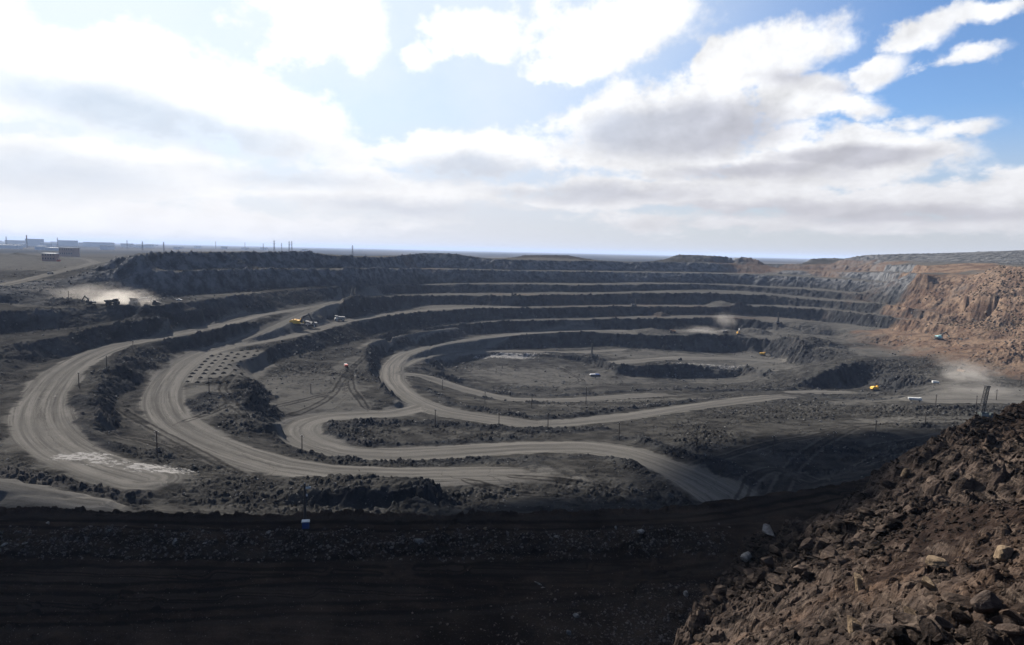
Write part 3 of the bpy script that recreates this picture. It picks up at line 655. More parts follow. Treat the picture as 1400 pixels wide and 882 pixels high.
def ground_z(x, y):                    # full surface, with rubble relief
    x = np.asarray(x, float); y = np.asarray(y, float)
    wx = (fbm(x, y, 14, 3, .6, 21)-.5)*7; wy = (fbm(x, y, 14, 3, .6, 31)-.5)*7
    rd = samp(rmask, x, y)
    rd2 = np.clip(rd*2, 0, 1)
    far = np.clip((y-200)/200, 0.25, 1)
    sx = x+wx*(1-rd2)*far; sy = y+wy*(1-rd2)*far
    z = samp(Z, sx, sy)
    z = z*(1-rd2)+samp(Z, x, y)*rd2
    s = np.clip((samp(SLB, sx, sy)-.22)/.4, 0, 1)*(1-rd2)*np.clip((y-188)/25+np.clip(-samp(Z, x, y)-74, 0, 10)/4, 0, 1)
    soil = samp(SOIL, x, y)
    chunk = cellrock(x, y, 5.0, 3); chunk2 = cellrock(x, y, 2.3, 5)
    gully = fbm(x, y, 16, 4, .6, 5, True)
    ru = np.clip(samp(RUST, x, y)*1.6-.5, 0, 1)
    z = z + s*((gully-.5)*(5.0-3.6*ru)+(chunk-.35)*(2.4-.5*ru)+(chunk2-.35)*(1.3+.2*ru))
    near = np.clip((420-y)/250, 0, 1)
    flat = (1-s)*(1-rd2)
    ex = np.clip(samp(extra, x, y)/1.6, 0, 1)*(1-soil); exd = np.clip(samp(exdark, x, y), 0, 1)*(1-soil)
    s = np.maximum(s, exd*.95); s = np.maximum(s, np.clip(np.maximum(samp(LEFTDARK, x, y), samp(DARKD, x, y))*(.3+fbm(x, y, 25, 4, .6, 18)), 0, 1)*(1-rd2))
    rough = np.clip((fbm(x, y, 42, 3, .6, 14)-.40)*5, 0, 1)*(1-.8*samp(SWEPT, x, y))*(1-soil)
    z = z + ex*((chunk2-.45)*.8)*np.clip(1-rd2*.9, 0, 1)
    z = z + flat*rough*((chunk2-.4)*1.15+(chunk-.4)*.7+(cellrock(x, y, 1.2, 8)-.4)*.4)
    z = z + flat*((fbm(x, y, 30, 4, .55, 8)-.5)*1.4+(fbm(x, y, 4, 3, .6, 9)-.5)*.5+np.clip(chunk2-.62, 0, 1)*1.6*np.clip((fbm(x, y, 60, 2, .5, 14)-.45)*5, 0, 1))
    z = z + rd2*((fbm(x, y, 9, 2, .5, 12)-.5)*.25)
    z = z + np.clip(samp(extra, x, y)/1.5, 0, 1)*soil*np.clip((186-y)/5,0,1)*((chunk2-.4)*1.0+(cellrock(x, y, 1.1, 9)-.4)*.6)
    return z, s, rd, soil

Q = QUALITY
ncol = int(1050*Q)
t_in = np.linspace(-0.80, 0.80, ncol)
t_l = -0.80-np.linspace(1, 0.012, int(90*Q))**1.5*0.55
t_r = 0.80+np.linspace(0.012, 1, int(90*Q))**1.5*0.55
TT = np.concatenate([t_l, t_in, t_r])
ds = [100.0]
while ds[-1] < 1720: ds.append(ds[-1]+((0.30+ds[-1]*0.00105) if ds[-1] < 1450 else 6)/Q)
DD = np.array(ds)
gt, gd = np.meshgrid(TT, DD)
X_ = (gt*gd).ravel(); Y_ = gd.ravel()
zz, s_, rd_, soil_ = ground_z(X_, Y_)
V_ = np.stack([X_, Y_, zz], 1)
nr, nc = gt.shape
idx = np.arange(nr*nc).reshape(nr, nc)
Fc = np.stack([idx[:-1, :-1], idx[:-1, 1:], idx[1:, 1:], idx[1:, :-1]], -1).reshape(-1, 4)
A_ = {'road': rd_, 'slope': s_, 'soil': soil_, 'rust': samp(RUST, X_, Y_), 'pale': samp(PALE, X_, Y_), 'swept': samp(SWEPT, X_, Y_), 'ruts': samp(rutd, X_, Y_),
      'track': np.stack([np.clip(samp(np.clip(lat, -60, 60), X_, Y_), -60, 60), samp(lon, X_, Y_), np.zeros(len(X_))], 1)}
isroad = (rd_[Fc].mean(1) > 0.5)
fy_ = Y_[Fc].mean(1)
def struct(o): o['kind'] = 'structure'; return o
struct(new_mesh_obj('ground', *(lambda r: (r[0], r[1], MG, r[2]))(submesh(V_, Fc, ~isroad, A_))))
struct(new_mesh_obj('haul_road', *(lambda r: (r[0], r[1], MG, r[2]))(submesh(V_, Fc, isroad, A_))))
def gz(x, y): return float(ground_z(np.array([x]), np.array([y]))[0][0])
def onground(u, v, z0):               # point of the built ground on the sight line near level z0
    x, y = P(u, v, z0)
    return x, y, gz(x, y)

# far plain beyond the pit
mp_ = bpy.data.materials.new('plain_soil'); mp_.use_nodes = True
G = NT(mp_.node_tree); bs = mp_.node_tree.nodes['Principled BSDF']; bs.inputs['Roughness'].default_value = 1; bs.inputs['Specular IOR Level'].default_value = 0
geo = G.n('ShaderNodeNewGeometry')
pn = G.noise(G.v('MULTIPLY', geo.outputs['Position'], (1, .35, 1)), .0011, 7, .65)
G.put(bs.inputs['Base Color'], G.mix(G.ss(pn, .42, .62), (.016, .018, .020, 1), (.055, .048, .038, 1)))
th = np.linspace(-1.45, 1.45, 220); rr_ = np.concatenate([np.linspace(1650, 4000, 60), np.geomspace(4100, 45000, 90)])
g1, g2 = np.meshgrid(th, rr_)
xp = (np.sin(g1)*g2).ravel(); yp = (np.cos(g1)*g2).ravel()
zp = -43+(fbm(xp, yp, 900, 4, .5, 3)-.5)*14+np.clip((xp-300)/1500, 0, 1)*6-np.clip((g2.ravel()-9000)/30000, 0, 1)*10
yy_in = (yp < 1745) & (np.abs(xp) < 1400); zp = np.where(yy_in, -60, zp)
V2 = np.stack([xp, yp, zp], 1); nr, nc = g1.shape; idx = np.arange(nr*nc).reshape(nr, nc)
F2 = np.stack([idx[:-1, :-1], idx[:-1, 1:], idx[1:, 1:], idx[1:, :-1]], -1).reshape(-1, 4)
struct(new_mesh_obj('plain', V2, F2, mp_))

# haze: even air round everything
hm = bpy.data.materials.new('haze_air'); hm.use_nodes = True; nt = hm.node_tree
for n in list(nt.nodes): nt.nodes.remove(n)
pv = nt.nodes.new('ShaderNodeVolumePrincipled'); pv.inputs['Color'].default_value = (.56, .68, .93, 1); pv.inputs['Density'].default_value = HAZE
pv.inputs['Anisotropy'].default_value = 0.0
ho = nt.nodes.new('ShaderNodeOutputMaterial'); nt.links.new(pv.outputs[0], ho.inputs['Volume'])
def box_bm(bm, x0, x1, y0, y1, z0, z1, mat=None):
    vs = [bm.verts.new((x, y, z)) for z in (z0, z1) for y in (y0, y1) for x in (x0, x1)]
    fs = [bm.faces.new([vs[i] for i in q]) for q in ((0, 2, 3, 1), (4, 5, 7, 6), (0, 1, 5, 4), (1, 3, 7, 5), (3, 2, 6, 7), (2, 0, 4, 6))]
    if mat is not None:
        for v in vs: v.co = mat @ v.co
    return vs
bm = bmesh.new(); box_bm(bm, -50000, 50000, -3000, 50000, -150, 90)
me = bpy.data.meshes.new('haze'); bm.to_mesh(me); bm.free(); me.materials.append(hm)
hz_o = bpy.data.objects.new('haze', me); COL.objects.link(hz_o); hz_o['kind'] = 'stuff'
# ------------------------------------------------------------------ the rocky hillside at the right, under the camera
HX0, HX1, HY0, HY1, HS = -110.0, 190.0, -24.0, 175.0, 0.75
hnx = int((HX1-HX0)/HS)+1; hny = int((HY1-HY0)/HS)+1
ha = np.zeros((hny, hnx)); hc = np.zeros((hny, hnx))
def hst(x, y, z):
    i = int(round((x-HX0)/HS)); j = int(round((y-HY0)/HS))
    if 0 <= i < hnx and 0 <= j < hny: ha[j, i] += z; hc[j, i] += 1
def hline(pts):
    for p in densify(pts, .6): hst(*p)
CREST = [(1750,455,95),(1550,500,85),(1480,520,80),(1400,547,76),(1350,567,75),(1300,592,75),(1250,613,77),(1200,640,79),(1178,664,80),(1150,688,79),(1100,712,76),(1040,728,74),(1010,752,71),(975,800,65),(948,838,60),(925,882,54),(890,960,47)]
cr = [PD(*q) for q in CREST]; hline(cr)
def out(pts, k, dz): return [(x*(1+k), y*(1+k), z-dz) for (x, y, z) in pts]
hline(out(cr, .06, 7)); hline(out(cr, .16, 22))
hline([(x, y, -72.5) for (x, y, z) in out(cr, .62, 0)])
for L_ in ([(1750,700,45),(1400,700,45),(1330,690,50),(1250,700,56),(1180,720,62),(1120,760,62)],
           [(1750,600,66),(1400,622,62),(1330,640,62),(1260,665,66)],
           [(1400,800,30),(1300,800,34),(1200,800,41),(1100,805,49),(1020,815,55)],
           [(1750,882,20),(1400,882,22),(1300,882,25),(1200,882,29),(1100,882,35),(1000,882,43)]):
    hline([PD(*q) for q in L_])
hline([(0, -20, 4), (0, 0, -1.9), (3, 3, -2.8)]); hline([(-10, 2, -3), (20, 2, -3)])
hline([(190, -20, 30), (190, 60, 5), (190, 174, -8)]); hline([(100, -20, 18), (40, -20, 9)])
hline([(-5, 20, -20), (-2, 45, -45), (4, 80, -66), (6, 100, -72.5)]); hline([(-60, 5, -25), (-60, 50, -58), (-60, 92, -72.5)])
hline([(-110, -24, -20), (-110, 60, -72.5)]); hline([(-110, -24, -5), (0, -24, 5)])
hline([(-110, 95, -73), (20, 100, -73), (30, 130, -73), (60, 150, -73), (130, 174, -73)])
hline([(-110, 174, -74), (100, 174, -74)])
HZ = relax(ha, hc)
def hsamp(A, x, y):
    fx = np.clip((x-HX0)/HS, 0, hnx-1.001); fy = np.clip((y-HY0)/HS, 0, hny-1.001)
    i = fx.astype(int); j = fy.astype(int); a = fx-i; b = fy-j
    return (A[j, i]*(1-a)+A[j, i+1]*a)*(1-b)+(A[j+1, i]*(1-a)+A[j+1, i+1]*a)*b
def hill_z(x, y):
    z = hsamp(HZ, x, y)
    m1 = np.clip((fbm(x, y, 26, 3, .55, 61)-.42)*5, 0, 1)              # where outcrops break the soil
    up = np.clip((z+66)/8, 0, 1)
    wx = (fbm(x, y, 3.5, 3, .6, 71)-.5)*2.0; wy = (fbm(x, y, 3.5, 3, .6, 81)-.5)*2.0
    c1 = cellrock(x+wx, (y+wy)*.8, 4.6, 2); c2 = cellrock(x+wx*.5, y+wy*.5, 1.7, 4); c3 = cellrock(x, y+z*.5, .75, 6)
    rid = fbm(x, y, 9, 4, .55, 51, True)
    z = z + up*(m1*((c1-.4)*1.5+(rid-.6)*2.2) + (.35+.65*m1)*(c2-.4)*.62 + (.5+.5*m1)*(c3-.4)*.30) + (fbm(x, y, .8, 3, .6, 91)-.5)*.22
    return z, m1
th = np.linspace(math.radians(-62), math.radians(68), int(900*Q)); 
rr_ = [5.0]
while rr_[-1] < 190: rr_.append(rr_[-1]+(0.05+rr_[-1]*0.0030)/Q)
g1, g2 = np.meshgrid(th, np.array(rr_))
xh = (np.sin(g1)*g2).ravel(); yh = (np.cos(g1)*g2).ravel()
zh, m1h = hill_z(xh, yh)
nr, nc = g1.shape; idx = np.arange(nr*nc).reshape(nr, nc)
F3 = np.stack([idx[:-1, :-1], idx[:-1, 1:], idx[1:, 1:], idx[1:, :-1]], -1).reshape(-1, 4)
inside = (np.abs(xh-40) < 149) & (yh < 173)
okf = inside[F3].all(1) & (zh[F3].max(1) > -72.2)

def rock_material(name, soil=True, light=1.0):
    m = bpy.data.materials.new(name); m.use_nodes = True; nt = m.node_tree
    for n in list(nt.nodes): nt.nodes.remove(n)
    G = NT(nt); geo = G.n('ShaderNodeNewGeometry'); pos = geo.outputs['Position']
    oi = G.n('ShaderNodeObjectInfo')
    nl = G.noise(pos, .06, 4, .6); nm = G.noise(pos, .55, 6, .68); nf = G.noise(pos, 3.4, 5, .7)
    st = G.noise(G.v('MULTIPLY', pos, (.5, .5, 3.0)), .9, 5, .6, dist=.8)
    rock = G.mix(G.ss(nm, .34, .66), (.007, .0052, .0045, 1), (.054, .039, .031, 1))
    rock = G.mix(G.m('MULTIPLY', G.ss(st, .5, .66), .6), rock, (.10, .075, .058, 1))
    rock = G.mix(G.m('MULTIPLY', G.ss(nl, .5, .66), .45), rock, (.10, .06, .038, 1))
    rock = G.mix(G.m('MULTIPLY', G.ss(nf, .52, .7), .45), rock, (.013, .0105, .010, 1))
    if soil:
        mk = G.n('ShaderNodeAttribute', attribute_name='outcrop').outputs['Fac']
        sc = G.mix(G.ss(nm, .35, .65), (.0085, .0052, .004, 1), (.023, .0145, .011, 1))
        nup = G.sep(geo.outputs['Normal'])[2]
        k = G.m('ADD', mk, G.m('MULTIPLY', G.m('SUBTRACT', nm, .5), 1.6))
        k = G.m('ADD', k, G.ss(nup, .85, .5, 0, .55))
        col = G.mix(G.ss(k, .25, .75), sc, rock)
    else:
        col = G.v('SCALE', rock, None, G.ss(oi.outputs['Random'], 0, 1, .55*light, 1.25*light, True))
    b = G.n('ShaderNodeBsdfPrincipled'); G.put(b.inputs['Base Color'], col); b.inputs['Roughness'].default_value = .95
    b.inputs['Specular IOR Level'].default_value = .05
    bp = G.n('ShaderNodeBump'); bp.inputs['Distance'].default_value = .25; bp.inputs['Strength'].default_value = .9
    G.put(bp.inputs['Height'], G.m('ADD', nf, G.m('MULTIPLY', nm, 1.5))); G.L.new(bp.outputs[0], b.inputs['Normal'])
    o = G.n('ShaderNodeOutputMaterial'); G.L.new(b.outputs[0], o.inputs[0])
    return m
MH = rock_material('hillside_rock'); MR = rock_material('loose_rock', False)
struct(new_mesh_obj('hillside', *(lambda r: (r[0], r[1], MH, r[2]))(submesh(np.stack([xh, yh, zh], 1), F3, okf, {'outcrop': m1h})), smooth_=False))
def hz1(x, y): return float(hill_z(np.array([float(x)]), np.array([float(y)]))[0][0])

# a large cloud overhead, out of the frame, whose shadow lies over the ledge and the near pit floor
def cloud(name, gx, gy, rx, ry, dens, alt=620.0, seed=1):
    k = (alt+80)/math.tan(SUN_EL)
    cx = gx+math.sin(SUN_AZ)*k; cy = gy+math.cos(SUN_AZ)*k
    n = 90; g = np.linspace(-1, 1, n); a, b = np.meshgrid(g, g); V = []
    r = np.hypot(a, b); top = np.clip(1-r**2, 0, 1)**.5
    px = cx+a*rx; py = cy+b*ry
    lump = fbm(px, py, rx*.25, 5, .55, seed)
    zt = alt+top*70*(.4+1.2*lump); zb = alt-top*12*(.4+lump)
    m = bpy.data.materials.get('cloud_vapour') 
    if m is None:
        m = bpy.data.materials.new('cloud_vapour'); m.use_nodes = True; nt = m.node_tree
        for q in list(nt.nodes): nt.nodes.remove(q)
        G = NT(nt); at_ = G.n('ShaderNodeAttribute', attribute_name='vapour').outputs['Fac']
        geo = G.n('ShaderNodeNewGeometry'); nn = G.noise(geo.outputs['Position'], .012, 5, .6)
        al = G.ss(G.m('ADD', at_, G.m('MULTIPLY', G.m('SUBTRACT', nn, .5), .9)), .0, .75)
        dif = G.n('ShaderNodeBsdfDiffuse'); dif.inputs[0].default_value = (.8, .8, .82, 1)
        tr = G.n('ShaderNodeBsdfTransparent'); mx = G.n('ShaderNodeMixShader')
        G.put(mx.inputs[0], al); G.L.new(tr.outputs[0], mx.inputs[1]); G.L.new(dif.outputs[0], mx.inputs[2])
        o = G.n('ShaderNodeOutputMaterial'); G.L.new(mx.outputs[0], o.inputs[0])
    inside = r <= 1.0
    idx = np.arange(n*n).reshape(n, n)
    F = np.stack([idx[:-1, :-1], idx[:-1, 1:], idx[1:, 1:], idx[1:, :-1]], -1).reshape(-1, 4)
    F = F[inside.ravel()[F].all(1)]
    Vt = np.stack([px.ravel(), py.ravel(), zt.ravel()], 1); Vb = np.stack([px.ravel(), py.ravel(), zb.ravel()], 1)
    V = np.concatenate([Vt, Vb]); F2_ = np.concatenate([F, F[:, ::-1]+n*n])
    dn = np.clip((1-r)*1.6, 0, 1).ravel()*dens; dn = np.concatenate([dn, dn])
    used = np.unique(F2_); rm = np.full(len(V), -1); rm[used] = np.arange(len(used))
    o = new_mesh_obj(name, V[used], rm[F2_], m, {'vapour': dn[used]}); o['kind'] = 'stuff'
    return o
cloud('cloud', -190, 130, 640, 94, 1.5, seed=3)
cloud('cloud', 215, 300, 195, 122, 1.6, seed=5)
cloud('cloud', 72, 232, 130, 66, 1.5, seed=8)
# ------------------------------------------------------------------ helpers for things
def simple_mat(name, col, rough=.6, metal=0.0, grime=.35, spec=.3):
    m = bpy.data.materials.new(name); m.use_nodes = True; G = NT(m.node_tree); b = m.node_tree.nodes['Principled BSDF']
    tc_ = G.n('ShaderNodeTexCoord'); n = G.noise(tc_.outputs['Object'], 1.3, 5, .65)
    c = tuple(v*.8 for v in col)
    G.put(b.inputs['Base Color'], G.mix(G.m('MULTIPLY', G.ss(n, .42, .68), grime), (*c, 1), (.06, .054, .047, 1)))
    b.inputs['Roughness'].default_value = rough; b.inputs['Metallic'].default_value = metal; b.inputs['Specular IOR Level'].default_value = spec
    return m
M = dict(yellow=simple_mat('yellow_paint', (.85, .46, .05), grime=.2), dark=simple_mat('dark_steel', (.035, .033, .032), .7), white=simple_mat('white_paint', (.62, .61, .58), grime=.35),
         grey=simple_mat('dusty_grey', (.26, .25, .235), .9, grime=.5), teal=simple_mat('teal_paint', (.30, .58, .60), grime=.2), rubber=simple_mat('rubber', (.02, .02, .02), .9), red=simple_mat('red_paint', (.42, .05, .03)),
         brown=simple_mat('rust_brown', (.16, .085, .045), .9), glass=simple_mat('window_glass', (.03, .04, .05), .15, spec=.6, grime=.1), blue=simple_mat('blue_paint', (.02, .06, .2)), wood=simple_mat('pole_wood', (.05, .036, .028), .9),
         ceramic=simple_mat('ceramic', (.55, .55, .52), .3), brick=simple_mat('brick', (.34, .22, .18), .9), concrete=simple_mat('concrete', (.42, .42, .44), .9), steelblue=simple_mat('bluish_sheet', (.35, .42, .5), .7), green=simple_mat('grey_green_paint', (.06, .075, .068)), orange=simple_mat('orange_paint', (.6, .2, .04)))
def T(x=0, y=0, z=0, rx=0, ry=0, rz=0):
    return Matrix.Translation((x, y, z)) @ Matrix.Rotation(math.radians(rz), 4, 'Z') @ Matrix.Rotation(math.radians(ry), 4, 'Y') @ Matrix.Rotation(math.radians(rx), 4, 'X')
def bx(bm, x0, x1, y0, y1, z0, z1, mt=None): return box_bm(bm, x0, x1, y0, y1, z0, z1, mt)
def prism(bm, prof, y0, y1):            # side profile in x, z pushed through y
    a = [bm.verts.new((x, y0, z)) for x, z in prof]; b = [bm.verts.new((x, y1, z)) for x, z in prof]
    n = len(prof); bm.faces.new(a); bm.faces.new(b[::-1])
    for i in range(n): bm.faces.new((a[(i+1) % n], a[i], b[i], b[(i+1) % n]))
def cyl(bm, p0, p1, r0, r1=None, n=12):
    r1 = r0 if r1 is None else r1; p0 = Vector(p0); p1 = Vector(p1); d = (p1-p0).normalized(); up = Vector((0, 0, 1)) if abs(d.z) < .9 else Vector((1, 0, 0))
    a = d.cross(up).normalized(); b = d.cross(a)
    r = [[bm.verts.new(p+(a*math.cos(t)+b*math.sin(t))*q) for t in [2*math.pi*i/n for i in range(n)]] for p, q in ((p0, r0), (p1, r1))]
    for i in range(n): bm.faces.new((r[0][i], r[0][(i+1) % n], r[1][(i+1) % n], r[1][i]))
    bm.faces.new(r[0][::-1]); bm.faces.new(r[1])
def obj(name, build, mat, parent=None, bev=0.0):
    bm = bmesh.new(); build(bm); bmesh.ops.recalc_face_normals(bm, faces=bm.faces)
    me = bpy.data.meshes.new(name); bm.to_mesh(me); bm.free(); me.materials.append(mat)
    o = bpy.data.objects.new(name, me); COL.objects.link(o)
    if bev: 
        md = o.modifiers.new('bevel', 'BEVEL'); md.width = bev; md.segments = 1
    if parent is not None: o.parent = parent
    return o
def thing(name, label, cat, group=None):
    o = bpy.data.objects.new(name, None); COL.objects.link(o); o['label'] = label; o['category'] = cat
    o.empty_display_size = .5
    if group: o['group'] = group
    return o
def tag(o, label, cat, group=None):
    o['label'] = label; o['category'] = cat
    if group: o['group'] = group
    return o
def tree_copy(src, parent=None):
    c = src.copy(); COL.objects.link(c)
    if parent is not None: c.parent = parent
    for ch in list(src.children): tree_copy(ch, c)
    return c
def hit(u, v, z0, lo=.8, hi=1.25):     # where the sight line meets the built ground, near the level z0
    r = ray(u, v); t0 = z0/r[2]; t = np.linspace(t0*lo, t0*hi, 900); x = r[0]*t; y = r[1]*t; z = r[2]*t
    g = ground_z(x, y)[0]; k = np.nonzero(g >= z)[0]
    k = k[0] if len(k) else int(np.argmin(np.abs(g-z)))
    return float(x[k]), float(y[k]), float(g[k])
def place(o, u, v, z0, heading, dz=0.0, s=1.0):
    x, y, z = hit(u, v, z0); o.location = (x, y, z+dz); o.rotation_euler = (0, 0, math.radians(heading)); o.scale = (s, s, s); return o

# ------------------------------------------------------------------ haul truck: nose along +x
def haul_truck(label, body='grey', bedc='grey', group='haul trucks working in the pit'):
    t = thing('haul_truck', label, 'dump truck', group)
    def ch(bm): bx(bm, -4.2, 4.6, -1.0, 1.0, 1.1, 1.9); bx(bm, 3.2, 5.1, -2.4, 2.4, 1.0, 2.5); bx(bm, -3.9, -2.0, -1.9, 1.9, 1.0, 1.8)
    obj('chassis', ch, M['dark'], t)
    def ho(bm): prism(bm, [(2.4, 2.4), (5.2, 2.4), (5.1, 3.1), (2.6, 3.4)], -2.4, 2.4); bx(bm, 5.1, 5.3, -1.1, 1.1, 1.3, 3.0)
    obj('hood', ho, M[body], t)
    c = obj('cab', lambda bm: prism(bm, [(2.5, 3.4), (4.4, 3.4), (4.2, 4.8), (2.5, 4.9)], 0.4, 2.2), M[body], t)
    obj('window', lambda bm: (bx(bm, 4.27, 4.42, .6, 2.0, 3.75, 4.6), bx(bm, 2.8, 4.0, 2.19, 2.25, 3.8, 4.55)), M['glass'], c)
    def bed(bm):
        prism(bm, [(-5.0, 3.5), (-3.0, 2.2), (1.9, 2.3), (2.5, 4.9), (5.0, 5.4), (5.0, 5.65), (2.2, 5.2), (1.5, 4.6), (-4.6, 4.2)], -2.6, 2.6)
        for k in (-2.7, -.9, .9): prism(bm, [(k-.18, 2.3), (k+.18, 2.3), (k+.18, 4.5), (k-.18, 4.45)], -2.75, 2.75)
    obj('dump_body', bed, M[bedc], t)
    for (x, y, w) in ((3.3, 1, .9), (3.3, -1, .9), (-2.6, 1, 1.5), (-2.6, -1, 1.5)):
        wh = obj('wheel', lambda bm: cyl(bm, (x, y*2.45, 1.3), (x, y*(2.45-w), 1.3), 1.3, 1.3, 18), M['rubber'], t)
        obj('rim', lambda bm: cyl(bm, (x, y*2.48, 1.3), (x, y*2.3, 1.3), .65, .55, 12), M[body], wh)
    for y in (-1.9, 1.9): obj('headlight', lambda bm: cyl(bm, (5.15, y, 2.0), (5.3, y, 2.0), .22, .22, 8), M['ceramic'], t)
    return t
def excavator(label, body='yellow', arm='yellow', pose=(38, -75, 0), name='excavator', group='excavators digging in the pit'):
    t = thing(name, label, 'excavator', group)
    for y in (-1, 1):
        obj('track', lambda bm: prism(bm, [(-3.2, .3), (-2.7, 0), (2.7, 0), (3.2, .3), (3.4, .8), (3.0, 1.25), (-3.0, 1.25), (-3.4, .8)], y*1.5, y*2.4), M['dark'], t)
    obj('undercarriage', lambda bm: (bx(bm, -1.4, 1.4, -1.5, 1.5, .5, 1.2), cyl(bm, (0, 0, 1.15), (0, 0, 1.6), 1.3, 1.3, 20)), M['dark'], t)
    obj('house', lambda bm: (prism(bm, [(-3.6, 1.6), (2.2, 1.6), (2.2, 2.3), (1.4, 2.6), (1.4, 3.5), (-3.2, 3.7), (-3.6, 3.3)], -1.9, 1.9), bx(bm, -2.6, -.6, -1.2, 1.0, 3.6, 4.0)), M[body], t, .05)
    obj('counterweight', lambda bm: prism(bm, [(-4.5, 1.75), (-3.62, 1.65), (-3.62, 3.35), (-4.3, 3.2)], -1.85, 1.85), M[body if body != 'teal' else 'dark'], t)
    c = obj('cab', lambda bm: prism(bm, [(1.42, 1.7), (3.2, 1.7), (3.35, 2.6), (2.9, 4.3), (1.42, 4.4)], .6, 1.9), M[body], t)
    obj('window', lambda bm: (prism(bm, [(1.8, 2.7), (3.0, 2.7), (2.75, 4.1), (1.8, 4.15)], 1.88, 1.94), prism(bm, [(3.36, 2.65), (3.42, 2.65), (2.98, 4.15), (2.92, 4.15)], .75, 1.75)), M['glass'], c)
    obj('exhaust', lambda bm: cyl(bm, (-2.0, -1.3, 3.6), (-2.0, -1.3, 4.7), .14, .12, 8), M['dark'], t)
    a, b, _ = pose; ra = math.radians(a); L1, L2 = 7.2, 4.6
    p0 = Vector((1.7, 0, 2.2)); pm = p0+Vector((math.cos(ra+.35), 0, math.sin(ra+.35)))*3.7; p1 = p0+Vector((math.cos(ra), 0, math.sin(ra)))*L1
    rb_ = math.radians(b); p2 = p1+Vector((math.cos(rb_), 0, math.sin(rb_)))*L2
    def limb(bm, pts, ws, hw):
        for (q0, w0), (q1, w1) in zip(list(zip(pts, ws))[:-1], list(zip(pts, ws))[1:]):
            d = (q1-q0).normalized(); n = Vector((-d.z, 0, d.x))
            prism(bm, [((q0+n*w0).x, (q0+n*w0).z), ((q1+n*w1).x, (q1+n*w1).z), ((q1-n*w1).x, (q1-n*w1).z), ((q0-n*w0).x, (q0-n*w0).z)], -hw, hw)
    bo = obj('boom', lambda bm: limb(bm, [p0, pm, p1], [.4, .65, .3], .38), M[arm], t)
    obj('hydraulic_ram', lambda bm: [cyl(bm, (p0+Vector((.9, y, -.3)))[:], (pm+Vector((0, y, -.1)))[:], .16, .12, 8) for y in (-.55, .55)], M['grey'], bo)
    st = obj('stick', lambda bm: limb(bm, [p1-(p2-p1)*.18, p1, p2], [.25, .5, .28], .3), M[arm], t)
    def bu(bm):
        q = p2
        prism(bm, [(q.x+.3, q.z+.2), (q.x+.5, q.z-.9), (q.x-.1, q.z-1.7), (q.x-1.2, q.z-1.8), (q.x-1.9, q.z-1.1), (q.x-1.6, q.z-1.0), (q.x-1.1, q.z-1.4), (q.x-.3, q.z-1.3), (q.x-.1, q.z-.7)], -.9, .9)
        for y in (-.8, -.3, .3, .8): bx(bm, q.x-2.2, q.x-1.75, y-.08, y+.08, q.z-1.1, q.z-.98)
    obj('bucket', bu, M['dark'], t)
    return t
def lattice(bm, p0, p1, w0, w1, n, r=.09, cx=(1, 0, 0)):
    p0 = Vector(p0); p1 = Vector(p1); d = (p1-p0).normalized(); a = Vector(cx); a = (a-d*a.dot(d)).normalized(); b = d.cross(a)
    cs = []
    for k in range(n+1):
        t_ = k/n; c = p0.lerp(p1, t_); w = w0+(w1-w0)*t_
        cs.append([c+a*w*sx+b*w*sy for sx, sy in ((-1, -1), (1, -1), (1, 1), (-1, 1))])
    for i in range(4): cyl(bm, cs[0][i][:], cs[-1][i][:], r*1.5, r*1.5, 5)
    for k in range(n):
        for i in range(4):
            j = (i+1) % 4
            q = (cs[k][i], cs[k+1][j]) if k % 2 else (cs[k][j], cs[k+1][i])
            cyl(bm, q[0][:], q[1][:], r, r, 4); cyl(bm, cs[k+1][i][:], cs[k+1][j][:], r, r, 4)
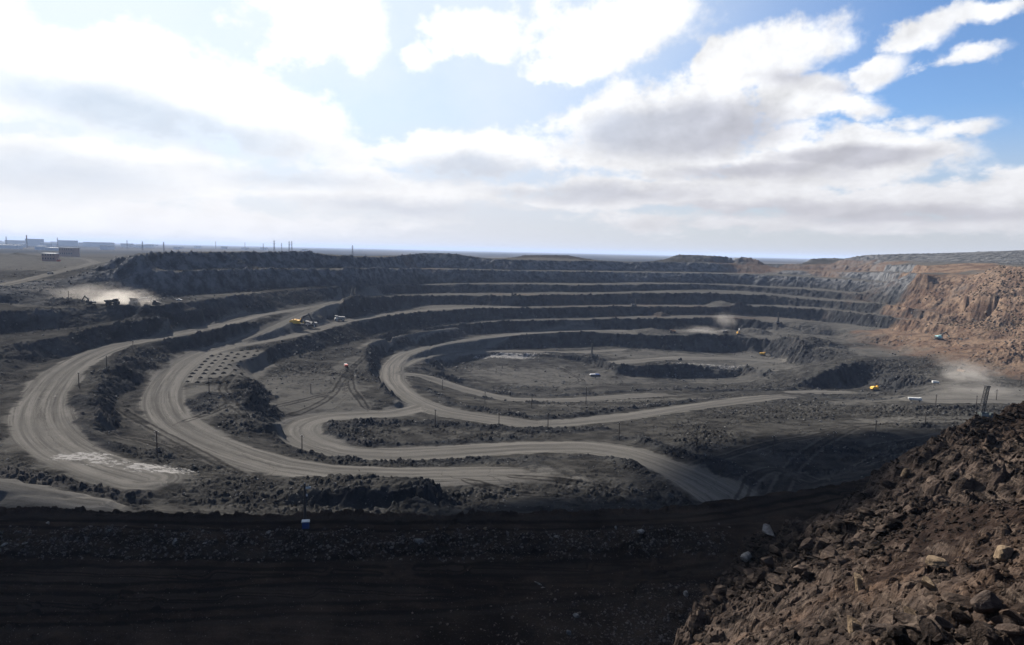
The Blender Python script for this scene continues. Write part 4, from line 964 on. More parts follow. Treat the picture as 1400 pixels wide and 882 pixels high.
def drill_rig(label, mast_h=16, lean=0, mastx=3.6, body='dark', solid=False, bar=False, w=.62):
    t = thing('drill_rig', label, 'drill rig', 'blast hole drill rigs on the benches')
    for y in (-1, 1): obj('track', lambda bm: prism(bm, [(-2.6, .3), (-2.1, 0), (2.1, 0), (2.6, .3), (2.7, .8), (2.3, 1.2), (-2.3, 1.2), (-2.7, .8)], y*1.3, y*2.1), M['dark'], t)
    obj('deck', lambda bm: (bx(bm, -5.2, 4.4, -1.9, 1.9, 1.3, 1.9), [bx(bm, k-.3, k+.3, s_*1.9-.2, s_*1.9+.2, .05, 1.3) for k in (-4.9, 4.1) for s_ in (-1, 1)]), M['dark'], t)
    mh = obj('machine_house', lambda bm: (bx(bm, -5.0, -.2, -1.75, 1.75, 1.9, 4.2), bx(bm, -4.6, -2.8, -1.0, 1.0, 4.2, 4.6)), M[body], t, .05)
    obj('vent', lambda bm: [bx(bm, -4.6+i*1.1, -3.8+i*1.1, -1.82, -1.74, 2.5, 3.7) for i in range(4)], M['grey'], mh)
    c = obj('cab', lambda bm: prism(bm, [(1.0, 1.9), (2.9, 1.9), (2.9, 3.6), (2.6, 4.2), (1.0, 4.2)], -1.9, -.3), M[body], t)
    obj('window', lambda bm: bx(bm, 1.3, 2.6, -1.96, -1.88, 2.8, 3.9), M['glass'], c)
    L_ = math.radians(lean); top_ = (mastx+math.sin(L_)*mast_h, 0, 1.2+math.cos(L_)*mast_h)
    def ma(bm):
        lattice(bm, (mastx, .2, 1.0), (top_[0], .2, top_[2]), w, w*.85, int(mast_h/1.3), .15 if not solid else .16)
        cyl(bm, (mastx, .2, 1.0), (top_[0], .2, top_[2]), .22, .22, 6)
        bx(bm, top_[0]-w*1.25, top_[0]+w*1.25, .2-w*1.25, .2+w*1.25, top_[2]-.2, top_[2]+.5)
    m_ = obj('mast', ma, M['dark'], t)
    if bar: obj('cable_boom', lambda bm: (bx(bm, top_[0]-7, top_[0]+7, -.2, .2, top_[2]+.2, top_[2]+.7),), M['dark'], m_)
    obj('mast_brace', lambda bm: [cyl(bm, (-.4, y, 4.2), (mastx+(top_[0]-mastx)*.5, y*.4, 1.2+(top_[2]-1.2)*.5), .12, .1, 6) for y in (-.9, .9)], M['dark'], t)
    return t
def power_pole(label, h, lamp=False, thick=.13):
    t = thing('power_pole', label, 'utility pole', 'power poles standing in the pit')
    obj('pole', lambda bm: cyl(bm, (0, 0, -1.2), (0, 0, h), thick*1.25, thick*.8, 8), M['wood'], t)
    obj('crossarm', lambda bm: bx(bm, -1.0, 1.0, -.07, .07, h-.75, h-.6), M['wood'], t)
    for x in (-.85, 0, .85):
        obj('insulator', lambda bm: cyl(bm, (x, 0, h-.6 if x else h), (x, 0, h-.3 if x else h+.3), .09, .06, 8), M['ceramic'], t)
    if lamp:
        obj('second_crossarm', lambda bm: bx(bm, -.8, .8, -.16, -.05, h-2.6, h-2.45), M['wood'], t)
        obj('switch_box', lambda bm: (bx(bm, .2, 1.5, -.35, .1, h-1.25, h-.8), bx(bm, .3, .7, -.3, -.1, h-3.2, h-2.6)), M['white'], t)
        obj('stay', lambda bm: cyl(bm, (-.1, 0, h*.55), (1.6, -.5, h*.55-2.1), .05, .05, 6), M['dark'], t)
    return t
def car(label, body='white', long_=4.6, kind='pickup_truck', cat='pickup truck'):
    t = thing(kind, label, cat); L = long_/2
    obj('body', lambda bm: prism(bm, [(-L, .45), (L, .45), (L, .95), (L*.45, 1.1), (L*.2, 1.1), (-L, 1.05)], -.95, .95), M[body], t, .04)
    c = obj('cabin', lambda bm: prism(bm, [(-L*.5, 1.06), (L*.45, 1.1), (L*.2, 1.75), (-L*.35, 1.8)], -.85, .85), M[body], t, .04)
    obj('window', lambda bm: (prism(bm, [(-L*.4, 1.2), (L*.34, 1.2), (L*.17, 1.66), (-L*.3, 1.68)], -.88, .88),), M['glass'], c)
    for x in (-L*.62, L*.62):
        for y in (-.92, .92): obj('wheel', lambda bm: cyl(bm, (x, y-.12, .38), (x, y+.12, .38), .38, .38, 12), M['rubber'], t)
    return t
def box_truck(label, cabc, boxc, name='box_truck', L=6.5, tipper=False, cat='truck'):
    t = thing(name, label, cat)
    obj('chassis', lambda bm: bx(bm, -L/2, L/2-.3, -.5, .5, .55, .9), M['dark'], t)
    c = obj('cab', lambda bm: prism(bm, [(L/2-1.9, .7), (L/2, .7), (L/2, 1.7), (L/2-.3, 2.7), (L/2-1.9, 2.75)], -1.15, 1.15), M[cabc], t, .04)
    obj('window', lambda bm: prism(bm, [(L/2-.02, 1.75), (L/2+.04, 1.75), (L/2-.25, 2.6), (L/2-.31, 2.6)], -1.0, 1.0), M['glass'], c)
    if tipper: obj('cargo_body', lambda bm: prism(bm, [(-L/2-.2, 1.0), (L/2-2.1, 1.0), (L/2-2.0, 2.5), (-L/2-.4, 2.3)], -1.2, 1.2), M[boxc], t)
    else: obj('cargo_body', lambda bm: bx(bm, -L/2-.2, L/2-2.05, -1.2, 1.2, .95, 2.9), M[boxc], t, .04)
    for x in (-L*.33, L*.33):
        for y in (-1.05, 1.05): obj('wheel', lambda bm: cyl(bm, (x, y-.16, .5), (x, y+.16, .5), .5, .5, 14), M['rubber'], t)
    return t
def bulldozer(label, body='dark'):
    t = thing('bulldozer', label, 'bulldozer', 'dozers tidying the benches')
    for y in (-1, 1): obj('track', lambda bm: prism(bm, [(-2.0, .3), (-1.6, 0), (1.6, 0), (2.1, .4), (1.7, 1.0), (-1.4, 1.5), (-1.9, 1.0)], y*.8, y*1.4), M['dark'], t)
    obj('hull', lambda bm: prism(bm, [(-1.9, .8), (2.2, .8), (2.3, 1.9), (.4, 2.1), (-1.9, 2.0)], -.8, .8), M[body], t)
    c = obj('cab', lambda bm: prism(bm, [(-1.5, 2.0), (.4, 2.0), (.2, 3.2), (-1.4, 3.2)], -.75, .75), M[body], t)
    obj('window', lambda bm: bx(bm, -1.1, .05, -.78, .78, 2.3, 3.0), M['glass'], c)
    obj('blade', lambda bm: prism(bm, [(2.7, .05), (3.1, .05), (2.95, .8), (3.15, 1.5), (2.9, 1.5), (2.7, .8)], -2.0, 2.0), M['dark'], t)
    for y in (-1.55, 1.55): obj('push_arm', lambda bm: bx(bm, 0, 2.75, y-.1, y+.1, .45, .75), M['dark'], t)
    return t

place(haul_truck('white dusty haul truck driving alone along the bench road right of the yellow shovel', 'white', 'grey'), 465, 439, -84.5, 200, s=1.15)
place(excavator('yellow excavator loading a pale truck at the foot of the bright ramp', 'yellow', 'dark', (42, -60, 0)), 407, 446, -85, -5, s=1.7)
place(haul_truck('pale grey haul truck being loaded beside the yellow excavator at the ramp', 'white', 'grey'), 426, 447.5, -85, 190, s=1.2)
place(excavator('small dark excavator with raised arm at the left end of the dust cloud', 'dark', 'dark', (50, -50, 0)), 124, 417, -55, 165, s=.95)
place(haul_truck('black haul truck seen side-on in front of the pale dust', 'dark', 'dark'), 153, 417.5, -55, 5, s=1.1)
place(haul_truck('grey haul truck facing the camera in the middle of the dusty bench', 'grey', 'grey'), 185, 417.5, -55, -82, s=1.25)
place(haul_truck('blue grey haul truck driving away behind the dust, right of the trucks', 'grey', 'grey'), 200, 413.5, -54.5, 10)
place(bulldozer('dark bulldozer at the edge of the dusty bench, rightmost of the machines there'), 213, 417, -54.5, 20, s=1.3)
place(car('pale pickup truck driving on the bench road to the right of the dust', 'white', 5.2), 245, 411, -54, 8)
place(box_truck('dark truck stopped beside the access road on the left rim', 'dark', 'grey', tipper=True), 69, 375, -42, 25)
place(box_truck('small truck with red cab and white cargo box on the middle bench track', 'white', 'red', tipper=True, L=5.0), 473, 502, -99.5, 115)
place(haul_truck('black haul truck trailing dust along the bench below the far wall', 'dark', 'brown'), 920, 455.5, -109, 175, s=.85)
place(haul_truck('brown haul truck in the dust beside the yellow shovel', 'brown', 'dark'), 991, 456, -109, 10, s=.85)
place(excavator('yellow excavator with upright boom in the bright dust on the far bench', 'yellow', 'white', (72, -30, 0)), 1009.5, 457.5, -109, -100, s=.95)
place(excavator('yellow excavator with its bucket resting low below the dusty bench', 'yellow', 'dark', (15, -60, 0)), 1043, 486, -125.5, -25, s=.95)
place(excavator('pale turquoise excavator digging into the tan heap on the right', 'teal', 'dark', (40, -40, 0)), 1284, 464.5, -92, 15, s=1.25)
place(excavator('orange yellow excavator at the foot of the dark shaded face', 'yellow', 'dark', (12, -50, 0)), 1197, 534, -124, 8, s=1.05)
place(box_truck('brown dump truck climbing the dusty ramp at the right', 'brown', 'brown', tipper=True, name='dump_truck', cat='dump truck'), 1314, 510, -104.5, 100, s=1.1)
place(bulldozer('small dark bulldozer alone on the pale drill bench', 'dark'), 930, 492.5, -125.5, 175)
place(car('tiny dark pickup truck parked on the pit floor left of the white pool', 'dark', 4.8), 625, 503, -133, 30)
place(drill_rig('dark drill rig on the highest road bench of the far wall', 11, 0, 2.5, solid=True), 702, 405, -67, 180, s=.9)
place(drill_rig('dark drill rig carrying a crosswise beam on top of its mast', 12, 0, 2.5, solid=True, bar=True), 867, 419, -81, 10, s=.9)
place(drill_rig('dark drill rig with a tall mast on the pit bottom bench by the pool', 15, 0, -4.4, solid=True), 814, 489.5, -125, 0)
place(drill_rig('dark drill rig standing on the crest above the yellow excavators', 15, 0, -1.5, solid=True), 1065, 444, -94, 10, s=1.05)
place(drill_rig('large drill rig with leaning lattice mast behind the rocky hillside', 19.5, 8, -4.2, body='green', w=1.05), 1349, 573, -98, 5)

# poles: (u, v of the foot, level, height in metres, label)
for (u, v, z, h, lab, big) in [
    (417, 717, -70, 10.6, 'near tall dark power pole with white switch boxes beside the blue kiosk', True),
    (215, 624, -91.5, 10.8, 'power pole on a dark heap beside the white salt patch at lower left', False),
    (413, 621, -98, 9.0, 'power pole on a dark heap at the outside of the big U bend', False),
    (108, 528, -83.5, 8.0, 'power pole at the inner edge of the left haul road bend', False),
    (146, 505, -82, 8.5, 'power pole among dark scrub above the left haul road bend', False),
    (182, 479, -79, 7.0, 'short power pole at the crest over the dark face on the left', False),
    (286, 538, -90.5, 10, 'power pole on the dark islet below the rows of drill cuttings', False),
    (425, 538, -99, 7, 'power pole on the middle bench between tracks', False),
    (476, 473, -98.5, 8, 'power pole beside the narrow track above the small red and white truck', False),
    (595, 582, -106.5, 9.0, 'power pole on the long rubble island inside the U bend', False),
    (605, 531, -119, 7.5, 'power pole left of the inner road near the junction', False),
    (663, 552, -124, 9.0, 'leftmost power pole on the strip below the inner road', False),
    (682, 583, -106, 8.0, 'power pole at the near side of the junction road', False),
    (727, 558, -124.5, 10.5, 'middle power pole on the strip below the inner road', False),
    (749, 586, -107, 9.5, 'power pole between the berms where two roads run parallel', False),
    (801, 553, -125, 14, 'rightmost and tallest power pole on the strip below the inner road', False),
    (846, 601, -103.3, 9.5, 'power pole at the crown of the right hand road bend', False),
    (952, 609, -100, 9.2, 'power pole on the dark slope right of the road bend', False),
    (1057, 620, -98, 8.5, 'power pole on a dark heap left of the twin wheel tracks', False),
    (1140, 615, -98, 9.2, 'power pole on a dark heap right of the twin wheel tracks', False),
    (1197, 592, -98, 7.2, 'power pole on a dark heap below the grey strip at right', False),
    (1265, 579, -98, 7.0, 'power pole standing on the near edge of the grey strip', False),
    (1279, 556, -102, 8.5, 'power pole on a brown heap in front of the dusty yard', False),
    (1334, 562, -99, 10.5, 'power pole just left of the large leaning drill mast', False),
    (1362, 547, -107, 8.5, 'faint power pole in the dust right of the large drill mast', False),
    (94, 412, -55, 8.0, 'power pole on the crest left of the dust cloud', False)]:
    p = power_pole(lab, h, big, .33 if big else .23); place(p, u, v, z, rb.uniform(-25, 25))
k = thing('transformer_kiosk', 'small blue transformer kiosk with white lid at the foot of the near pole', 'kiosk')
obj('cabinet', lambda bm: bx(bm, -.85, .85, -.6, .6, 0, 1.7), M['blue'], k, .03)
obj('lid', lambda bm: prism(bm, [(-1.0, 1.7), (1.0, 1.7), (.9, 1.9), (-.9, 2.0)], -.75, .75), M['white'], k)
place(k, 418, 722, -70, 14)
k = thing('site_shelter', 'low shelter with white and blue sheeting on the pit floor', 'shelter')
obj('wall', lambda bm: bx(bm, -5, 5, -2, 2, 0, 1.3), M['dark'], k)
obj('roof', lambda bm: prism(bm, [(-5.5, 1.2), (.8, 1.2), (.5, 2.2), (-4.6, 2.0)], -1.8, 1.8), M['concrete'], k)
obj('tarpaulin', lambda bm: prism(bm, [(.82, 1.2), (6.0, 1.0), (5.0, 2.0), (.52, 2.2)], -1.8, 1.8), M['blue'], k)
place(k, 813, 514, -132.5, 4)
t = box_truck('long white flatbed truck with raised bed parked in the dusty yard', 'white', 'white', 'flatbed_truck', 9.0, True); place(t, 1251, 548, -116, -20)
place(box_truck('small white tank truck parked above the flatbed truck', 'white', 'white', 'tank_truck', 6.0), 1279, 525, -110, -8, s=.9)

# rim buildings and the town on the plain
def building(name, label, cat, u, v, d, wpx, hpx, dep, wall, roof, z=None, rz=0, win=(0, 0), group=None, roofh=1.2, ground=False):
    x, y, z0 = PD(u, v, d); t = thing(name, label, cat, group); w = wpx*d/F_PX/2; h = hpx*d/F_PX
    zb = z0-3
    wl = obj('wall', lambda bm: bx(bm, -w, w, 0, dep, -6, h), M[wall], t)
    obj('roof', lambda bm: prism(bm, [(-w*1.04, h), (w*1.04, h), (w*1.0, h+roofh), (-w*1.0, h+roofh)], -.6, dep+.6), M[roof], t)
    nx_, nz_ = win
    for i in range(nx_):
        for j in range(nz_):
            xx_ = -w+(i+.5)*2*w/nx_; zz_ = h*(j+.45)/nz_+.4
            obj('window', lambda bm: bx(bm, xx_-w/nx_*.42, xx_+w/nx_*.42, -.12, .05, zz_, zz_+h/nz_*.42), M['glass'], wl)
    if ground:
        x, y, z0 = hit(u, v, z, .7, 1.4)
    t.location = (x, y, z0); t.rotation_euler = (0, 0, math.radians(rz)); return t
building('rim_office', 'brown two storey building with a white roof on the left rim', 'building', 66, 357, 1120, 18.5, 10.2, 12, 'brick', 'white', win=(5, 2), ground=True, z=-35)
building('guard_hut', 'low pink walled hut just right of the white roofed rim building', 'hut', 79, 357.5, 1130, 4, 3, 4, 'red', 'grey', win=(1, 1), roofh=.4, ground=True, z=-35)
building('workshop', 'long brownish workshop behind the white roofed rim building', 'building', 90, 350.5, 1700, 19, 11.5, 30, 'brick', 'grey', win=(6, 2), ground=True, z=-39)
def plain_building(label, u, w, h, wall, roof, d, dep=40, win=(0, 0), roofh=3, group='distant town buildings on the plain'):
    d *= 1.2; h *= .62; v = HOR(u)+44*F_PX/d
    return building('distant_building', label, 'building', u, v, d, w, h+1, dep, wall, roof, win=win, group=group, roofh=roofh)
for (u, w, h, wl, rf, d, lab) in [
    (8, 32, 4, 'steelblue', 'white', 3000, 'long low shed with a white roof at the left edge of the plain'),
    (45, 21, 13, 'steelblue', 'grey', 4300, 'wide blue grey block right behind the tall chimney'),
    (53, 11, 5, 'steelblue', 'white', 2700, 'short pale shed with a white roof left of the workshop'),
    (77, 30, 3.5, 'steelblue', 'white', 2500, 'long thin pale shed in front of the town above the rim building'),
    (91, 23, 11, 'steelblue', 'grey', 4500, 'hazy apartment block with a stepped top above the workshop'),
    (133, 38, 8, 'steelblue', 'grey', 4700, 'longest hazy apartment slab on the left horizon'),
    (20, 26, 8, 'concrete', 'grey', 4800, 'pale hazy block left of the tall chimney'),
    (112, 9, 6, 'concrete', 'grey', 4900, 'small hazy tower block between the two apartment slabs'),
    (172, 14, 6, 'concrete', 'grey', 5000, 'hazy block standing right of the longest apartment slab'),
    (197, 20, 4, 'concrete', 'grey', 5200, 'low hazy block on the horizon over the left pit wall')]:
    plain_building(lab, u, w, h, wl, rf, d)
rt = random.Random(11)
proto = None
for i in range(34):
    u = rt.uniform(-20, 420); d = rt.uniform(3200, 7500)
    o = plain_building('tiny hazy building of the town spread over the far plain', u, rt.uniform(3, 11), rt.uniform(1.5, 5)*3500/d+1, rt.choice(['steelblue', 'concrete']), rt.choice(['white', 'grey', 'grey']), d, group='tiny hazy town buildings')
ch = thing('chimney', 'tall slender chimney rising above the hazy town at left', 'chimney'); 
obj('stack', lambda bm: cyl(bm, (0, 0, -10), (0, 0, 72), 4.2, 2.6, 16), M['dark'], ch); obj('band', lambda bm: [cyl(bm, (0, 0, q), (0, 0, q+3), 3.3, 3.2, 16) for q in (54, 63)], M['red'], ch)
x, y, z = PD(37, HOR(37)+44*F_PX/4000, 4000); ch.location = (x, y, z)
for (u, hp, d, lab) in [(9, 9, 4200, 'lattice pylon left of the chimney on the horizon'), (79, 9, 4200, 'lattice pylon above the workshop roof'), (174, 7, 4500, 'lattice pylon right of the apartment slab'), (195, 8, 3600, 'lattice pylon above the left end of the pit wall'), (224, 9, 3300, 'lattice pylon standing alone on the plain above the dust'),
    (375, 15, 3200, 'tall lattice pylon, leftmost of the close trio on the plain'), (395.5, 14, 3300, 'tall lattice pylon in the middle of the close trio'), (399, 13, 3600, 'tall lattice pylon at the right of the close trio'), (385, 8, 4500, 'small lattice pylon between the tall ones'), (482, 12, 2900, 'dark lattice mast above the dip in the left rim'), (360, 6, 5000, 'small faint pylon left of the tall trio'),
    (295, 6, 6000, 'tiny faint pylon on the left horizon line'), (335, 5, 6500, 'tiny faint pylon nearer the pylon trio')]:
    t = thing('pylon', lab, 'pylon', 'power pylons on the far plain'); H_ = (hp+5)*d/F_PX
    obj('lattice_tower', lambda bm: lattice(bm, (0, 0, -5), (0, 0, H_), 3.6, .7, 8, .32), M['dark'], t)
    obj('crossarm', lambda bm: [bx(bm, -w_, w_, -.4, .4, H_*q, H_*q+.8) for q, w_ in ((.78, 7), (.9, 5))], M['dark'], t)
    x, y, z = PD(u, HOR(u)+44*F_PX/d, d); t.location = (x, y, z)

# drill cuttings: rows of small cones on the blast bench
def cone_bm(seed):
    r_ = random.Random(seed)
    def f(bm):
        n = 14; rings = []
        for (rr, zz) in ((1.0, 0), (.72, .33), (.4, .68), (.14, .92)):
            rings.append([bm.verts.new((math.cos(a)*rr*(1+r_.uniform(-.14, .14)), math.sin(a)*rr*(1+r_.uniform(-.14, .14)), zz-.1*(zz == 0)+r_.uniform(-.04, .04))) for a in [2*math.pi*i/n for i in range(n)]])
        tp = bm.verts.new((0, 0, .95))
        for a, b in zip(rings[:-1], rings[1:]):
            for i in range(n): bm.faces.new((a[i], a[(i+1) % n], b[(i+1) % n], b[i]))
        for i in range(n): bm.faces.new((rings[-1][i], rings[-1][(i+1) % n], tp))
    return f
M['cuttings'] = simple_mat('drill_cuttings', (.022, .021, .020), 1, grime=.3, spec=0)
prot = [obj('cuttings_heap', cone_bm(s), M['cuttings']) for s in (1, 2, 3)]
rows = [((256, 524.5), (292, 487), 7), ((270, 525), (310, 482), 9), ((286, 521), (322, 480), 9), ((300, 523), (330, 478), 8), ((313, 524), (344, 477), 6)]
rows = [((256+14*r_, 525-1.5*abs(r_-2)), (289+13.5*r_, 487-2.4*r_), 9-(r_ > 3)) for r_ in range(6)]
first = True; used = [0, 0, 0]
for (a, b, n) in rows:
    for i in range(n):
        tt_ = i/(n-1); u = a[0]+(b[0]-a[0])*tt_+rb.uniform(-1.2, 1.2); v = a[1]+(b[1]-a[1])*tt_**.85+rb.uniform(-.5, .5)
        if u > 312+ (v-500)*.0 and 496 < v < 512 and u > 330: continue
        q = rb.randrange(3); o = prot[q] if not used[q] else prot[q].copy()
        if used[q]: COL.objects.link(o)
        used[q] = 1
        x, y, z = hit(u, v, -89); s_ = rb.uniform(1.5, 2.2); o.location = (x, y, z-.1); o.scale = (s_, s_*1.1, s_*.62); o.rotation_euler = (0, 0, rb.uniform(0, 6))
        tag(o, 'small dark cone of drill cuttings in the rows on the blast bench', 'heap', 'drill cuttings set out in rows')
# ------------------------------------------------------------------ rocks
def rock_mesh(seed, cuts=9, sub=2, flat=1.0):
    r_ = random.Random(seed); bm = bmesh.new(); bmesh.ops.create_icosphere(bm, subdivisions=sub, radius=1.0)
    for i in range(cuts):
        n = Vector((r_.gauss(0, 1), r_.gauss(0, 1), r_.gauss(0, 1))).normalized(); dd = r_.uniform(.34, .72)
        for v in bm.verts:
            k = v.co.dot(n)
            if k > dd: v.co -= n*(k-dd)*.97
    for v in bm.verts: v.co += Vector((r_.uniform(-1, 1), r_.uniform(-1, 1), r_.uniform(-1, 1)))*.022; v.co.z *= flat
    me = bpy.data.meshes.new('boulder'); bm.to_mesh(me); bm.free(); me.materials.append(MR); return me
RM = [rock_mesh(s, 12, 3, [1, .8, .65, .9, .7, 1.1, .55, .85][s]) for s in range(8)]
def hhit(u, v, dmin=14, dmax=110):      # where the sight line meets the hillside, or the ledge behind it
    r = ray(u, v); t = np.linspace(dmin, dmax, 700); x, y, z = r[0]*t, r[1]*t, r[2]*t
    g = np.where(y < 172, hill_z(x, y)[0], -99); g = np.maximum(g, -72); k = np.nonzero(g >= z)[0]
    if len(k) and g[k[0]] > -71: k = k[0]; return float(x[k]), float(y[k]), float(g[k])
    return hit(u, v, -70, .8, 1.2)
def boulder(u, v, px, label=None, me=None, group='boulders strewn over the hillside', asp=(1, 1, 1), sink=.3, rot=None, low='broken brown boulder among others on the rocky hillside', mat=None):
    x, y, z = hhit(u, v); s_ = px*y/F_PX/2
    o = bpy.data.objects.new('boulder', me or RM[rb.randrange(8)]); COL.objects.link(o)
    o.scale = (s_*asp[0], s_*asp[1], s_*asp[2]); o.location = (x, y, z+s_*asp[2]*(1-sink)*.8)
    o.rotation_euler = rot or (rb.uniform(-.5, .5), rb.uniform(-.5, .5), rb.uniform(0, 6.28))
    if mat:
        o.data = o.data.copy(); o.data.materials[0] = mat
    tag(o, label or low, 'boulder', None if label else group)
    return o
def tint_rock(name, a, b_):
    m = bpy.data.materials.new(name); m.use_nodes = True; G = NT(m.node_tree); b = m.node_tree.nodes['Principled BSDF']
    geo = G.n('ShaderNodeNewGeometry'); n = G.noise(geo.outputs['Position'], 1.1, 6, .68); nf = G.noise(geo.outputs['Position'], 5, 4, .7)
    G.put(b.inputs['Base Color'], G.mix(G.m('MULTIPLY', G.ss(nf, .5, .7), .4), G.mix(G.ss(n, .36, .64), (*a, 1), (*b_, 1)), (.02, .016, .014, 1)))
    b.inputs['Roughness'].default_value = .95; b.inputs['Specular IOR Level'].default_value = .05
    bp = G.n('ShaderNodeBump'); bp.inputs['Distance'].default_value = .2; bp.inputs['Strength'].default_value = .8; G.put(bp.inputs['Height'], G.m('ADD', n, nf)); G.L.new(bp.outputs[0], b.inputs['Normal'])
    return m
MT = tint_rock('tan_rock', (.07, .05, .033), (.20, .145, .095)); MP = tint_rock('pale_rock', (.10, .09, .08), (.24, .215, .19)); MD = tint_rock('dark_rock', (.02, .015, .013), (.07, .052, .042))
for (u, v, px, lab, asp, rot, mt) in [
    (1283, 778, 62, 'large flat tan slab near the right edge of the hillside', (1, .7, .45), (.25, .1, .3), MT),
    (1268, 806, 34, 'tan slab lying just under the large flat slab', (1, .8, .5), (.4, .5, 1.0), MT),
    (1173, 808, 46, 'tall upright tan block like a pillar in the hillside', (.34, .4, 1.0), (.05, -.1, .2), MT),
    (1166, 862, 34, 'squat tan block below the upright pillar block', (.8, .8, .9), (.1, .2, .4), MT),
    (1246, 845, 38, 'rounded tan boulder in the middle of the lower hillside', (1, .8, .6), (.2, .1, .5), MT),
    (1348, 838, 74, 'biggest dark square block near the lower right corner', (.9, .7, .6), (3.2, .1, .35), MD),
    (1372, 766, 46, 'brown block at the right edge above the big dark block', (1, .9, .75), (.1, .15, .7), MT),
    (1215, 872, 80, 'long low ledge rock along the bottom of the picture', (1, .6, .35), (.1, .05, .1), MD),
    (1300, 824, 30, 'grey cracked block between the tan boulder and the big dark block', (.9, .8, .8), (.2, .3, .9), None),
    (1238, 652, 26, 'yellowish brown block near the crest of the hillside', (.8, .8, .8), (.2, .1, .9), MT),
    (1212, 668, 36, 'broad grey rock at the outermost shoulder of the hillside', (1, .8, .55), (.2, .2, .4), None),
    (1020, 768, 24, 'pale double boulder at the left edge of the hillside', (1, .9, .8), (.1, .3, .2), MP),
    (1050, 732, 32, 'pale grey rock on top of the left hillside spur', (1, .8, .6), (.2, .1, 1.1), MP),
    (985, 820, 40, 'tall weathered pale outcrop block at the lower left of the hillside', (.7, .7, 1.0), (.1, .2, .2), None),
    (937, 814, 11, 'round pale boulder lying alone on the dark ledge by the hillside', (1, .9, 1), None, MP),
    (787, 843, 12, 'pale blocky boulder in the gravel at the bottom of the ledge', (1, .9, .6), None, MP),
    (777, 868, 12, 'angular grey boulder at the bottom edge below the gravel', (.9, .9, 1), None, MP),
    (737, 799, 16, 'long pale stone slab lying alone in the middle of the dark ledge', (1, .3, .22), (0, .25, -.35), MP),
    (743, 804, 11, 'shorter pale slab touching the long slab on the dark ledge', (1, .4, .22), (0, .1, .25), MP),
    (875, 731, 17, 'large white boulder on the rubble bank of the ledge, largest pale one', (1, .8, .75), (.1, .3, .4), MP),
    (842, 724, 9, 'upright pale stone left of the large white boulder', (.6, .6, 1), None, MP),
    (824, 731, 8, 'grey stone between two pale ones on the rubble bank', (1, 1, 1), None, None),
    (762, 735, 11, 'flat pale stone on the right half of the rubble bank', (1, .7, .5), None, MP),
    (574, 743, 20, 'wide pale boulder on the middle of the rubble bank', (1, .7, .6), (.2, .1, .2), MP),
    (663, 727, 15, 'slanted brownish slab sticking out of the rubble bank', (.5, .4, 1), (.3, .5, .2), MT),
    (535, 756, 9, 'dull grey stone below the wide pale boulder', (1, .9, .9), None, None),
    (366, 730, 13, 'pale flat stone left of the blue kiosk', (1, .7, .5), None, MP),
    (240, 744, 12, 'triangular pale boulder on the left part of the rubble bank', (.9, .8, 1.1), (.1, .3, .2), MP),
    (149, 728, 10, 'upright pale stone on the left end of the rubble bank', (.7, .5, 1.1), (.1, .5, .2), MP),
    (35, 744, 10, 'curved pale stone near the left edge of the ledge', (1, .5, .6), None, MP),
    (6, 746, 18, 'long pale slab cut by the left edge of the picture', (1, .35, .3), (0, -.3, .2), MP),
    (66, 717, 9, 'pale stone on the road edge near the left side', (1, .8, .6), None, MP),
    (281, 743, 9, 'small pale slab right of the triangular boulder', (1, .5, .4), (0, -.3, .2), MP),
    (491, 615, 3.6, 'dark rock lying in the middle of the U bend road', (.8, .8, 1), None, MD)]:
    boulder(u, v, px, lab, asp=asp, rot=rot, mat=mt)
pts_h = []
tries = 0
while len(pts_h) < 230 and tries < 6000:
    tries += 1
    u = rb.uniform(930, 1400); v = rb.uniform(560, 882)
    x, y, z = hhit(u, v)
    if z < -60: continue
    if float(fbm(np.array([x]), np.array([y]), 22, 3, .6, 77)[0]) < .44: continue
    px = min(56, 7+38*rb.random()**2.0*(60/max(y, 25))**.7)
    sz_ = 'small' if px < 13 else ('middling' if px < 24 else 'large')
    pl_ = ('near the crest of the rocky hillside' if v < 640 else 'by the lower left edge of the rocky hillside' if u < 1060 else 'at the bottom of the picture on the hillside' if v > 830 else 'along the right edge of the hillside' if u > 1310 else 'on the middle of the rocky hillside')
    pts_h.append((u, v, px)); boulder(u, v, px, low=sz_+' broken brown boulder '+pl_, asp=(1, rb.uniform(.6, 1), rb.uniform(.3, .7)), mat=None)
for i in range(70):
    u = rb.uniform(-5, 985); v = 722+rb.random()**1.1*34
    boulder(u, v, rb.uniform(3.5, 9)*(.7+.6*rb.random()), group='loose stones on the rubble bank', low='loose dark stone on the rubble bank, '+('left' if u < 330 else 'middle' if u < 660 else 'right')+' third of the ledge', asp=(1, rb.uniform(.6, 1), rb.uniform(.45, .9)))

